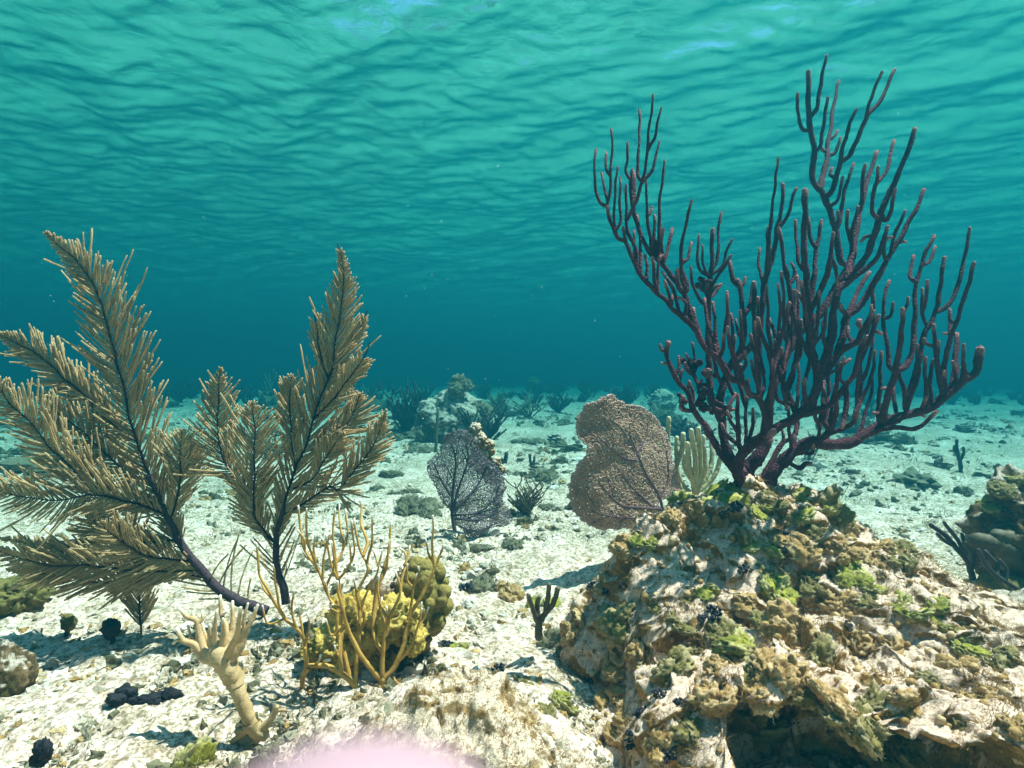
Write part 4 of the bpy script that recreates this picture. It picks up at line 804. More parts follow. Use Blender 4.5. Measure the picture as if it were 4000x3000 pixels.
rockV = np.stack([X+sx, Y+sy+push, Z], -1).reshape(-1, 3); rockF = grid_faces(510, 520)
rorg = np.array([.62, 1.30, 0.0])
o = mesh_obj('reef_rock', rockV-rorg, rockF, REEF); o.location = rorg
rock = tag(o, 'big rugged reef rock with mossy green crest and shaded hollow, under the purple sea rod', 'rock')
BV = BVHTree.FromPolygons(rockV.tolist(), rockF.tolist())
CAM = Vector((0, 0, CAMH))
def cast(px, py):
    d = Vector(at(px, py, 1.0))-CAM; h = BV.ray_cast(CAM, d.normalized())
    g = onground(px, py)
    if h[0] is not None and h[0].y < g[1]: return np.array(h[0]), np.array(h[1])*(1 if h[1].z > 0 or h[1].y < 0 else -1), True
    return g, np.array([0, 0, 1.0]), False

def hairs(P, N, L, r, rng, droop=.3, rings=4):
    """many thin curling filaments at once: returns vertices and quads"""
    n = len(P); d = N+rng.normal(size=(n, 3))*.55; d /= np.linalg.norm(d, axis=1)[:, None]
    C = [P-d*.002]; dd = d.copy()
    for k in range(rings-1):
        dd = dd+rng.normal(size=(n, 3))*.45+np.array([0, 0, -droop*.2]); dd /= np.linalg.norm(dd, axis=1)[:, None]
        C.append(C[-1]+dd*(L/(rings-1))[:, None])
    V = []
    for k, c in enumerate(C):
        u = np.cross(dd, [.3, .7, .2]); u /= np.linalg.norm(u, axis=1)[:, None]; v = np.cross(dd, u)
        rr = (r*(1-.75*k/(rings-1)))[:, None]
        for a in range(3): V.append(c+rr*(math.cos(a*2.094)*u+math.sin(a*2.094)*v))
    V = np.stack(V, 1).reshape(-1, 3); i = np.arange(n)*3*rings; Q = []
    for k in range(rings-1):
        for a in range(3): Q.append(np.stack([i+k*3+a, i+k*3+(a+1) % 3, i+k*3+3+(a+1) % 3, i+k*3+3+a], 1))
    return V, np.concatenate(Q)
def clump(seed, n=7, R=.03, flat=.45, sub=4, spread=.9, up=.4, fz=60, fl=1.0):
    """a cushion of overlapping cupped lobes, about R high"""
    rs = random.Random(seed); mb = MB()
    U, T = ico(sub)
    for i in range(n):
        a = rs.uniform(0, 6.28); q = rs.random()**.6*spread*R; s = R*rs.uniform(.55, 1.0)
        P = U.copy(); nn = fbm(P[:, 0]*2.2+i*3+seed, P[:, 1]*2.2, P[:, 2]*2.2, 3); n2 = fbm(P[:, 0]*8, P[:, 1]*8+seed, P[:, 2]*8+i, 4, .65)
        P = P*(1+.34*nn+.14*n2)[:, None]; P[:, 2] *= flat
        P[:, 2] += .35*(P[:, 0]**2+P[:, 1]**2)*rs.uniform(-.4, .8)
        rim = np.clip((np.hypot(U[:, 0], U[:, 1])-.86)*4+n2*.3, 0, .7)
        tx, ty = rs.gauss(0, .6), rs.gauss(0, .6); cx, sx_ = math.cos(tx), math.sin(tx); cyy, syy = math.cos(ty), math.sin(ty)
        P = P@np.array([[1, 0, 0], [0, cx, -sx_], [0, sx_, cx]]).T@np.array([[cyy, 0, syy], [0, 1, 0], [-syy, 0, cyy]]).T
        mb.add(P*s+np.array([math.cos(a)*q, math.sin(a)*q, up*R*rs.uniform(0, 1)*(1-q/R*.6)]), T=T, A=rim)
        hp = rs.sample(range(len(U)), fz); hv = mb.v[-1][hp]; hn = hv-hv.mean(0)+[0, 0, .01]; hn = hn/np.linalg.norm(hn, axis=1)[:, None]
        rg_ = np.random.RandomState(seed*10+i); v_, q_ = hairs(hv, hn, rg_.uniform(.15, .5, len(hv))*R*fl, rg_.uniform(.010, .022, len(hv))*R, rg_)
        mb.add(v_, q_, A=.75)
    return mb
def tmpl(mb, name, mat):
    o = mb.build(name, mat); me = o.data; bpy.data.objects.remove(o); return me
def put(me, name, p, nrm=(0, 0, 1), s=1.0, rz=0.0, parent=None, sc=(1, 1, 1), sink=0.0):
    o = bpy.data.objects.new(name, me); COL.objects.link(o)
    n = Vector(nrm).normalized(); n = (n+Vector((0, 0, .6))).normalized()
    q = n.to_track_quat('Z', 'Y'); q = q @ Vector((0, 0, 1)).rotation_difference(Vector((0, 0, 1)))
    e = q.to_matrix().to_4x4()
    from mathutils import Matrix
    M = Matrix.Translation(Vector(p)-n*sink) @ e @ Matrix.Rotation(rz, 4, 'Z') @ Matrix.Diagonal((s*sc[0], s*sc[1], s*sc[2], 1))
    if parent is not None:
        o.parent = parent; o.matrix_parent_inverse = Matrix.Identity(4)
        M = Matrix.Translation(-parent.location) @ M
    o.matrix_basis = M
    return o
TG = [tmpl(clump(100+i, 4+i % 2, .03), 'green_algae', GRN) for i in range(5)]
TO = [tmpl(clump(120+i, 5, .03, .55), 'olive_algae', OLA) for i in range(4)]
TT = [tmpl(clump(140+i, 6, .03, .6, spread=1.1), 'brown_algae', TUR) for i in range(4)]
TGY = [tmpl(clump(160+i, 9, .03, .6, spread=1.2, fz=130, fl=1.5), 'dull_algae', GRY) for i in range(5)]
def knobs(seed, n=26):
    rs = random.Random(seed); mb = MB(); U, T = ico(2)
    for i in range(n):
        a = rs.uniform(0, 6.28); q = rs.random()**.5*.028; z = .012+.016*rs.random()*(1-q/.03)
        r = rs.uniform(.0028, .0052); c = np.array([math.cos(a)*q, math.sin(a)*q*.7, z])
        mb.add(U*r*np.array([1, 1, 1.2])+c, T=T, A=np.clip((U[:, 2]-.55)*.8, 0, .4))
        tube(mb, np.array([[c[0]*.6, c[1]*.6, -.004], c*.9+[0, 0, -.004], c]), [.0022, .002, .0018], 5, tip=False)
    return mb
TB = [tmpl(knobs(200+i), 'black_knobs', BLK) for i in range(4)]
rs = random.Random(77); K = 4000/2212
GREEN = [(1545, 1075, 62, 'g', 1.6), (1600, 1072, 56, 'g', 1.2), (1700, 1052, 66, 'g', 1.0), (1735, 1075, 40, 'g', 1), (1480, 1085, 50, 'g', 1.3), (1765, 1092, 46, 'g', 1), (1800, 1118, 50, 'o', 1.4), (1640, 1100, 40, 'g', 1), (1672, 1085, 40, 'o', 1), (1720, 1115, 46, 'g', 1.2), (1830, 1140, 34, 't', 1),
  (1395, 1172, 40, 'g', 1), (1350, 1175, 46, 't', 1), (1330, 1150, 36, 't', 1), (1320, 1165, 40, 'g', 1), (1290, 1225, 48, 't', 1), (1345, 1330, 60, 'o', 1), (1310, 1320, 50, 'o', 1), (1520, 1272, 38, 'g', 1), (1500, 1290, 30, 'g', 1), (1672, 1258, 62, 'g', 1), (1655, 1240, 44, 'o', 1), (1755, 1262, 50, 'o', 1), (1740, 1275, 40, 't', 1),
  (1645, 1178, 52, 'g', 1.3), (1845, 1225, 60, 'g', .9), (1860, 1260, 54, 'g', .9), (1935, 1310, 52, 'g', 1.1), (1965, 1325, 44, 'g', 1), (1605, 1420, 74, 'g', 1.0), (1580, 1390, 62, 'o', 1), (1620, 1450, 50, 'o', 1), (1550, 1370, 50, 'o', 1.2), (1470, 1350, 40, 'o', 1), (1300, 1265, 40, 't', 1), (1445, 1445, 60, 'o', 1), (1430, 1470, 50, 'o', 1), (1480, 1290, 32, 'o', 1),
  (1955, 1200, 46, 'o', 1.2), (1925, 1190, 40, 't', 1), (1870, 1200, 40, 't', 1), (2010, 1325, 46, 'g', 1), (2030, 1350, 40, 'g', 1), (1500, 1410, 50, 'o', 1), (1420, 1310, 40, 'o', 1), (1720, 1170, 52, 't', 1), (1780, 1180, 46, 'o', 1), (1820, 1185, 40, 't', 1), (1900, 1225, 40, 't', 1), (1880, 1300, 46, 'o', 1), (1800, 1310, 50, 't', 1), (1590, 1300, 46, 't', 1),
  (1380, 1400, 50, 't', 1), (1340, 1430, 46, 't', 1), (1330, 1500, 60, 't', 1), (1345, 1560, 60, 't', 1), (1700, 1370, 60, 't', 1), (1780, 1420, 60, 'o', 1), (1850, 1400, 50, 't', 1), (1930, 1400, 46, 't', 1), (2060, 1440, 50, 't', 1), (2120, 1500, 50, 't', 1), (2010, 1470, 50, 'o', 1), (1560, 1130, 36, 't', 1), (1600, 1150, 40, 'o', 1), (1500, 1110, 40, 't', 1), (1440, 1120, 40, 't', 1), (1420, 1090, 36, 'o', 1),
  (1860, 1560, 80, 'o', 1), (1700, 1580, 80, 'o', 1.3), (1950, 1610, 80, 'o', 1), (2120, 1620, 70, 't', 1), (1540, 1500, 60, 't', 1), (1490, 1560, 60, 'o', 1), (1420, 1600, 50, 't', 1), (1640, 1490, 60, 't', 1.3), (1720, 1500, 50, 'o', 1), (1800, 1505, 60, 't', 1.2), (1880, 1515, 56, 'o', 1.3), (1960, 1530, 60, 't', 1), (2040, 1560, 60, 'o', 1.2), (1610, 1530, 50, 'o', 1), (1650, 1600, 70, 't', 1), (1760, 1640, 80, 't', 1), (1560, 1440, 50, 't', 1), (1680, 1450, 60, 't', 1), (1660, 1340, 46, 'o', 1), (2080, 1390, 50, 'g', 1), (2150, 1420, 50, 'o', 1), (2180, 1560, 50, 't', 1)]
for (px, py, w, kd, ex) in GREEN:
    p, n, hit = cast(px*K, py*K)
    if not hit: continue
    me, nm = {'g': (TG, 'green_algae'), 'o': (TO, 'olive_algae'), 't': (TT, 'brown_algae')}[kd]
    s = w*rs.uniform(.95, 1.3)*K*p[1]/F/.062
    put(rs.choice(me), nm, p, n, s, rs.uniform(0, 6.28), rock, (ex, 1, 1), .013*s)
for (px, py, w) in [(1590, 1098, 40), (1565, 1112, 26), (1702, 1165, 44), (1690, 1190, 34), (1607, 1232, 34), (1280, 1270, 36), (1312, 1278, 34), (1540, 1330, 50), (1520, 1340, 30), (1425, 1505, 46), (1470, 1520, 36), (1348, 1265, 26), (1473, 1092, 22), (1385, 1540, 40), (1365, 1600, 46), (1450, 1630, 44), (1830, 1350, 30)]:
    p, n, hit = cast(px*K, py*K)
    if hit: s = w*K*p[1]/F/.06; put(rs.choice(TB), 'black_sponge', p, n, s, rs.uniform(0, 6.28), rock, sink=.002)
rng = np.random.RandomState(12)
nrm = np.array([v.normal[:] for v in rock.data.vertices]); msk = (fbm(rockV[:, 0]*9, rockV[:, 1]*9, rockV[:, 2]*9, 3) > -.05) & (rockV[:, 2] > -.03)
idx = rng.choice(np.nonzero(msk)[0], 26000); Lh = rng.uniform(.006, .026, len(idx))
V, Q = hairs(rockV[idx]-rorg, nrm[idx], Lh, rng.uniform(.0004, .0009, len(idx)), rng)
o = mesh_obj('turf_algae', V, Q, TUR, rock); tag(o, kind='stuff')
m2 = MB(); U, T = ico(2)                                  # crumbs, shell grit and little nodules on the rock
cr = rng.choice(len(rockV), 3800)
for i in cr:
    if rockV[i, 2] < -.04: continue
    s = rng.uniform(.002, .0075); m2.add(U*(1+.3*fbm(U[:, 0]*1.5+i, U[:, 1]*1.5, U[:, 2]*1.5, 2))[:, None]*s*rng.uniform(.6, 1.3, 3)+rockV[i]-rorg, T=T, A=rng.choice([0, .0, .3, .8]))
tag(m2.build('crumbs', TUR, rock), kind='stuff')

# ---- the yellow sponge mound with its knobbly coral side
def sponge_mat():
    m, nt, b = mat_new('yellow_sponge'); n1 = tex(nt, 'noise', 18, 5, .65, dist=.4); n2 = tex(nt, 'noise', 170, 4, .7)
    c = ramp(nt, n1.outputs[0], [(.30, (.10, .075, .03)), (.43, (.42, .29, .05)), (.57, (.64, .47, .11)), (.70, (.62, .54, .36))]); c = mixc(nt, .55, c, ramp(nt, n2.outputs[0], [(.34, (.35, .3, .2)), (.55, (1.05, 1.05, 1))]), 'MULTIPLY')
    link(nt, c, b, 'Base Color'); bump(nt, b, n2.outputs[0], .8, .005); return m
YEL = sponge_mat(); KNB = alg_mat('knobbly_coral', (.15, .115, .025), (.32, .25, .06), (.48, .40, .17)); RED = alg_mat('red_sponge', (.12, .012, .006), (.22, .025, .012), (.4, .08, .04))
def Rp(u, v, Y): return at(1200+u*.7233, 1800+v*.7233, Y)
def rpx(u, Y): return u*.7233*Y/F
Ys = 1.31; sorg = Rp(420, 1330, Ys)
th = thing('sponge_mound', 'lumpy yellow sponge mound with knobbly olive coral on its right, behind the golden coral', 'sponge', sorg)
mb = MB(sorg)
for (u, v, ru, rv, dy) in ((430, 960, 230, 300, .03), (260, 1150, 190, 230, .0), (560, 760, 150, 170, .06), (520, 1150, 150, 150, .05)): blob(mb, Rp(u, v, Ys+dy), (rpx(ru, Ys), rpx(200, Ys), rpx(rv, Ys)), 5, .22, 2.2, u*.1, .10, 8)
mb.build('rock_core', REEFD, th)
mb = MB(sorg)
for (u, v, ru, rv, dy) in ((150, 970, 110, 80, -.06), (80, 1010, 90, 60, -.06), (255, 880, 150, 150, -.05), (200, 1020, 150, 130, -.055), (330, 1120, 120, 160, -.05), (95, 1220, 110, 170, -.05), (210, 1180, 130, 190, -.06), (470, 860, 120, 110, -.08), (350, 930, 90, 110, -.07), (570, 960, 60, 70, -.08)):
    blob(mb, Rp(u, v, Ys+dy), (rpx(ru, Ys), rpx(100, Ys), rpx(rv, Ys)), 5, .30, 2.0, u*.13+v*.01, .16, 6)
mb.build('yellow_crust', YEL, th)
mb = MB(sorg); rs2 = random.Random(4)
blob(mb, Rp(620, 740, Ys)+[0, .02, 0], (rpx(120, Ys), rpx(140, Ys), rpx(190, Ys)), 5, .12, 2, 3.3, .05, 8)
for i in range(70):
    th_, ph = rs2.uniform(-1.9, 1.5), rs2.uniform(-1.3, 1.3); c = np.array([math.sin(th_)*math.cos(ph), -math.cos(th_)*math.cos(ph), math.sin(ph)])
    blob(mb, Rp(625, 745, Ys)+[0, .02, 0]+c*np.array([rpx(122, Ys), rpx(140, Ys), rpx(195, Ys)]), np.array([1, 1, 1])*rpx(rs2.uniform(28, 46), Ys), 3, .12, 2, i, .08, 6)
mb.build('knobbly_coral', KNB, th)

# ---- foreground mound of pale encrusted reef, and other rocks
def rock_thing(label, c, rad, mat, seed, sub=6, amp=.28, sc=1.7, amp2=.09, sc2=6, name='reef_rock', cat='rock', fuzz=0, fm=None, group=None):
    mb = MB(c); blob(mb, c, rad, sub, amp, sc, seed, amp2, sc2)
    o = mb.build(name, mat); tag(o, label, cat, group)
    if fuzz:
        V = mb.v[0]; me = o.data; N = np.array([v.normal[:] for v in me.vertices]); rg = np.random.RandomState(int(seed*10) % 1000)
        i = rg.choice(len(V), fuzz); mx = max(rad)
        v, q = hairs(V[i]-np.array(c), N[i], rg.uniform(.04, .12, fuzz)*mx, rg.uniform(.003, .006, fuzz)*mx, rg)
        tag(mesh_obj('turf_algae', v, q, fm or TUR, o), kind='stuff')
    return o
ENC = reef_mat('encrusted_pale', film=.70, filmc=(.80, .66, .48), turf=(.40, .27, .12), olive=(.66, .50, .22))
def dome(label, px, py, rx, ry, h, mat, seed, name='reef_rock', cat='rock', fuzz=0, fm=None, n=150):
    """low crust on the seabed: a height sheet with an uneven edge"""
    g = onground(px, py); a, b_ = np.meshgrid(np.linspace(-1.25, 1.25, n), np.linspace(-1.25, 1.25, n)); x = g[0]+a*rx; y = g[1]+b_*ry
    q = np.hypot(a, b_)+.28*fbm(x*9, y*9, seed, 4); z = ground(x, y)-.012+h*sstep(1.05, .35, q)*(1+.5*fbm(x*14, y*14, seed+2, 3))+.5*h*ridged(x*22, y*22, seed, 4)*sstep(1.1, .8, q)+.006*fbm(x*70, y*70, seed, 3)
    z = z-.03*sstep(1.0, 1.2, q); x = x+.010*fbm(x*24, y*24, z*24+seed, 3); y = y+.010*fbm(x*24, y*24, z*24+seed+9, 3)
    V = np.stack([x, y, z], -1).reshape(-1, 3); o = mesh_obj(name, V-g, grid_faces(n, n), mat); o.location = g; tag(o, label, cat)
    if fuzz:
        N = np.array([v.normal[:] for v in o.data.vertices]); rg = np.random.RandomState(int(seed*10)); i = rg.choice(np.nonzero(q.ravel() < 1.0)[0], fuzz)
        v, qq = hairs(V[i]-g, N[i], rg.uniform(.004, .016, fuzz), rg.uniform(.0004, .0008, fuzz), rg); tag(mesh_obj('turf_algae', v, qq, fm or TUR, o), kind='stuff')
    return o
dome('pale yellow-stained encrusted rock in the near foreground right of the blurred finger', 1010*K, 1570*K, .20, .16, .045, ENC, 2.4, fuzz=6000)
def S_(u, v): return 1300+u*.7233, 1300+v*.7233
g = onground(*S_(650, 585)); Y = g[1]
rock_thing('pale distant boulder with dark algae base between two dark sea rod bushes', g+[0, 0, .22*Y/7], (190*.7233*Y/F, 160*.7233*Y/F, 165*.7233*Y/F), REEFP, 5.5, 6, .18, 1.6, .08, 6, fuzz=900, fm=GRY)
mb = MB(); o = None
for j, (u, v, w, h) in enumerate(((560, 520, 90, 90), (650, 560, 110, 70), (740, 500, 80, 100), (800, 440, 60, 80), (690, 300, 60, 40))):
    p = at(*S_(u, v), Y-.14*Y/7-.0); me = TGY[j % 5]; q = put(me, 'algae_clump', p, (0, -1, .5), w*1.5*.7233*Y/F/.062, j*1.7)
    tag(q, ['dark algae clump on the lower left face of the distant boulder', 'dark algae clump at the foot of the distant boulder', 'dark algae clump on the right face of the distant boulder', 'dark algae clump at the right shoulder of the distant boulder', 'brown algae tuft on top of the distant boulder'][j], 'algae')
mb = MB(at(*S_(860, 760), 2.50)); 
for (u, v, r) in ((770, 520, 38), (745, 570, 42), (790, 580, 48), (835, 610, 40), (820, 660, 44), (850, 640, 30), (880, 700, 34), (905, 740, 30), (780, 640, 40), (760, 690, 40), (800, 720, 44), (850, 770, 44), (890, 800, 30), (900, 850, 30), (890, 910, 30), (870, 980, 36)):
    blob(mb, at(*S_(u, v), 2.52), np.array([1, .8, 1.1])*r*.7233*2.5/F*.85, 4, .3, 2.2, u*.1, .14, 8)
tag(mb.build('coral_stump', REEF), 'tan fuzzy stump of dead coral rising behind the dark grey sea fan', 'rock')
# far right: ledge with brown finger coral, olive lumps
bo = rock_thing('rugged brown boulder cut by the right edge behind the big mossy rock', at(4075, 2110, 1.70), (.17, .16, .18), REEFD, 7.7, 6, .28, 1.8, .10, 7, fuzz=2500)
for i_, (px_, py_, w_) in enumerate(((3880, 1990, 80), (3925, 1925, 90), (3985, 1890, 80))):
    if i_ == 0: bt = BVHTree.FromPolygons([tuple(v.co+bo.location) for v in bo.data.vertices], [tuple(f.vertices) for f in bo.data.polygons])
    h_ = bt.ray_cast(CAM, (Vector(at(px_, py_, 1.0))-CAM).normalized())[0]
    if h_ is None: continue
    p = np.array(h_); q = put((TO if i_ % 2 else TG)[i_], 'green_algae', p, (0, -.3, 1), w_*1.56/F/.06, i_*2.0); tag(q, ['yellow-green algae on the left shoulder of the boulder at the right edge', 'olive algae tuft on the top of the boulder at the right edge', 'green algae on the boulder where the right edge cuts it'][i_], 'algae')
c = at(3950, 2310, 1.62); rock_thing('round olive-green lump on the sand at the right edge', c, (.075, .08, .05), OLA, 3.9, 5, .16, 1.5, .06, 8, cat='sponge', name='sponge')
c = at(4010, 2480, 1.40); rock_thing('long dark olive ridge of reef at the right edge under the round lump', c, (.20, .10, .085), REEFD, 4.6, 6, .3, 1.8, .1, 7, fuzz=1500, fm=OLA)
branching('sea_rod', 'small dark forked sea rod standing in the gap left of the round olive lump', 'soft coral', (3790, 2240), 1.66, 51, [
 ('stem', [(12, 9, 'X 3800,2262 3790,2230 3770,2180 3700,2100 3640,2050', 0)]), ('finger', [(9, 7, 'X 3775,2190 3750,2130 3690,2040')]), ('finger', [(9, 7, 'X 3785,2220 3770,2140 3755,2085')]), ('finger', [(9, 7, 'X 3790,2230 3800,2170 3770,2120')]), ('finger', [(8, 7, 'X 3730,2130 3685,2110 3660,2085')])], DRK, k=8, tipmul=.4)
branching('sea_rod', 'dark slanting sea rod fingers below the brown finger coral at the right edge', 'soft coral', (4010, 2330), 1.5, 52, [
 ('stem', [(10, 8, 'X 4040,2350 3960,2290 3880,2240 3820,2150', 0)]), ('finger', [(8, 7, 'X 3900,2250 3890,2200 3850,2155')]), ('finger', [(8, 7, 'X 3930,2270 3930,2220 3905,2190')])], DRK, k=8, tipmul=.4)
branching('finger_coral', 'smooth brown finger coral jutting in from the right edge', 'hard coral', (4060, 2190), 1.62, 53, [
 ('branch', [(46, 30, 'X 4090,2215 3990,2170 3900,2130 3820,2110', 0)]), ('branch', [(40, 28, 'X 4060,2190 3980,2120 3900,2095', 0)]), ('branch', [(46, 34, 'X 4110,2230 4020,2220 3930,2170', 0)])], BRN, k=14, tipmul=.35, tl=.03)

# ---- things standing or lying on the sand
def stone(label, px, py, w, h, mats, seed, name='algae_clump', cat='algae', me=None, group=None):
    g = onground(px, py); Y = g[1]; s = w*Y/F/.072
    o = put(me or TGY[seed % 5], name, g, (0, 0, 1), s, seed*1.3, None, (1, 1, min(1.6, max(.5, h/w*1.6))), .004*s); tag(o, label, cat, group); return o
CL = [(430, 965, 190, 130, 'dark algae clump on the sand just left of the dark grey sea fan'), (520, 1000, 110, 80, 'dark algae clump touching the foot of the dark grey sea fan'), (1070, 600, 150, 65, 'flat dark algae clump on open sand left of the tan sea fan'), (1140, 780, 130, 75, 'dark mossy mound behind the small brown bushy sea rod'),
  (330, 770, 100, 50, 'low algae clump left of the dark grey fan, near the tan plume'), (390, 560, 200, 80, 'wide dark algae mat in front of the left dark bush'), (470, 640, 150, 50, 'dark algae mat at the lower left of the distant boulder'), (1240, 490, 70, 25, 'tiny dark algae tuft on the pale far sand'), (1090, 640, 90, 40, 'small algae clump just under the flat dark one'),
  (430, 870, 80, 50, 'small algae clump above the dark one beside the grey fan'), (1150, 950, 70, 40, 'small brown algae clump between the bushy rod and the tan fan'), (960, 1150, 110, 60, 'low algae tuft on the sand below the dark grey fan'), (790, 1165, 100, 50, 'dark tuft at the lower tip of the dark grey fan'), (250, 850, 80, 45, 'grey-green tuft beside the tips of the tan plume'),
  (350, 880, 70, 45, 'round algae tuft in the rubble left of the grey fan'), (880, 420, 60, 35, 'pale grey tuft on the far sand right of the distant boulder'), (1760, 480, 150, 120, 'dark algae clump below the far boulder right of the tan fan')]
for i, (u, v, w, h, lab) in enumerate(CL): stone(lab, *S_(u, v), w*.7233, h*.7233, None, i)
g = onground(*S_(1780, 440)); Y = g[1]
rock_thing('far rounded boulder half hidden between the tan fan and the purple sea rod', g+[0, 0, .02*Y], (75*.7233*Y/F, 70*.7233*Y/F, 62*.7233*Y/F), REEFP, 9.1, 5, .25, 1.6, .1, 6)
g = onground(*S_(1085, 330)); Y = g[1]
rock_thing('yellowish rounded coral mound on the far sand below the blue', g+[0, 0, 45*.7233*Y/F], (38*.7233*Y/F, 38*.7233*Y/F, 45*.7233*Y/F), KNB, 9.7, 5, .2, 1.6, .1, 6, name='coral_mound', cat='hard coral')
g = onground(*S_(1210, 600)); Y = g[1]
rock_thing('pale yellowish chunk of coral rubble left of the tan sea fan', g+[0, 0, .03], (.075, .06, .05), REEFP, 2.2, 5, .5, 2.2, .2, 6, name='coral_rubble', cat='rock')
# two stalked black balls with a dark lump and a shard on the left sand
for (u, v, u0, v0, r, lab) in ((372, 875, 345, 955, 36, 'small stalked dark ball of algae standing nearer the left edge'), (600, 905, 600, 1005, 46, 'larger black stalked ball of algae casting its shadow on the sand')):
    b0 = onground(u0*.7233, 1800+v0*.7233); Y = b0[1]; top = at(u*.7233, 1800+v*.7233, Y)
    th = thing('ball_algae', lab, 'algae', b0)
    mb = MB(b0); tube(mb, spline([b0-[0, 0, .01], (b0+top)/2+[.004, 0, 0], top], n=9), .006, 7, rough=.3, rs=120); mb.build('stalk', BLK, th)
    mb = MB(b0); blob(mb, top, np.array([1, 1, 1.15])*r*.7233*Y/F, 4, .25, 2, u*.1, .15, 7); mb.build('ball', BLK if r > 40 else OLA, th)
g = onground(70*.7233, 1800+1240*.7233); rock_thing('dark rounded lump half cut by the left edge of the sand', g+[-.02, 0, .03], (.055, .05, .06), REEFD, 1.9, 5, .2, 1.6, .1, 7, name='dark_lump')
g = onground(90*.7233, 1800+790*.7233); rock_thing('dark mossy lump under the left plume at the edge', g+[0, 0, .03], (.075, .07, .055), OLA, 6.2, 5, .25, 1.6, .12, 7, name='dark_lump')
mb = MB(onground(780*.7233, 1800+1330*.7233)); g = mb.org.copy(); r2 = random.Random(3)
for i in range(9): blob(mb, g+np.array([r2.uniform(-.05, .05), r2.uniform(-.015, .015), r2.uniform(.0, .025)]), np.array([r2.uniform(.012, .03), .012, r2.uniform(.008, .018)]), 3, .45, 2.4, i*2.2, .2, 6)
tag(mb.build('coral_rubble', BLK), 'jagged blackish piece of rubble on the white sand in front of the left shadow', 'rock')
mb = MB(onground(210*.7233, 2995)); g = mb.org.copy()
for i in range(5): blob(mb, g+np.array([r2.uniform(-.012, .012), 0, r2.uniform(.0, .03)]), np.array([.009, .009, r2.uniform(.008, .018)]), 3, .45, 2.4, i*2.2, .2, 6)
tag(mb.build('coral_rubble', BLK), 'dark scrap of rubble at the lower left corner of the sand', 'rock')
g = onground(1040*.7233, 1800+1640*.7233); p = put(TG[1], 'green_algae', g, (0, -.4, 1), .9, 1.0, None, (1, .6, 1.4)); tag(p, 'yellow-green algae lobe at the bottom edge left of the blurred finger', 'algae')
branching('sea_rod', 'small brown sea rod with four stubby fingers in front of a green algae tuft', 'soft coral', (2115, 2480), 1.32, 61, [
 ('stem', [(17, 13, 'R 1255,960 1250,900 1250,860', 0)]), ('finger', [(12, 9, 'R 1250,880 1220,800 1195,720')]), ('finger', [(12, 9, 'R 1250,870 1245,780 1255,735')]), ('finger', [(12, 10, 'R 1255,880 1280,830 1330,770 1350,690')]), ('finger', [(11, 9, 'R 1285,820 1300,740 1305,670')])], BRN, k=9, rough=.35, rs=150, tipmul=.4)
for (u, v, w, me, nm, lab) in ((1270, 740, 150, TG[2], 'green_algae', 'green algae tuft right behind the small four-fingered sea rod'), (820, 985, 90, TG[3], 'green_algae', 'green algae lobe on the near sand right of the sponge mound'), (1360, 1260, 150, TG[0], 'green_algae', 'dark green rounded algae lobe in the shaded gully at the bottom'), (1290, 1330, 130, TO[1], 'olive_algae', 'brown-green algae tuft beside the rounded lobe in the gully'),
   (860, 660, 130, TB[0], 'black_sponge', 'cluster of black knobs on the sand right of the knobbly coral'), (1030, 1100, 130, TB[1], 'black_sponge', 'jagged black knob cluster on the sand in the near centre'), (1520, 1150, 70, TB[2], 'black_sponge', 'little black knob beside the shaded side of the big rock'), (740, 970, 110, TB[3], 'black_sponge', 'black knob cluster at the right foot of the sponge mound'),
   (1340, 950, 180, TGY[0], 'algae_clump', 'shaggy dark algae clump at the right of the four-fingered sea rod'), (1440, 870, 140, TT[0], 'brown_algae', 'tan algae clump at the left foot of the big rock'), (930, 640, 130, TGY[2], 'algae_clump', 'grey-green algae clump behind the black knob cluster'), (1050, 660, 80, TT[1], 'brown_algae', 'round tan nodule on the sand above the gully'),
   (1110, 700, 120, TT[2], 'brown_algae', 'flat tan rubble clump beside the round nodule'), (1180, 1170, 110, TO[2], 'olive_algae', 'faint olive clump behind the rounded lobe in the gully'), (40, 900, 120, TGY[3], 'algae_clump', 'shaded algae clump behind the golden coral stems'), (760, 1110, 80, TO[3], 'olive_algae', 'small mossy tuft right of the sponge mound foot')):
    p, n, hit = cast(1200+u*.7233, 1800+(v+.35*w)*.7233); s = w*.7233*p[1]/F/.066
    tag(put(me, nm, p, n, s, u*.37, None, (1, 1, 1.1), .004*s), lab, 'sponge' if 'black' in nm else 'algae')

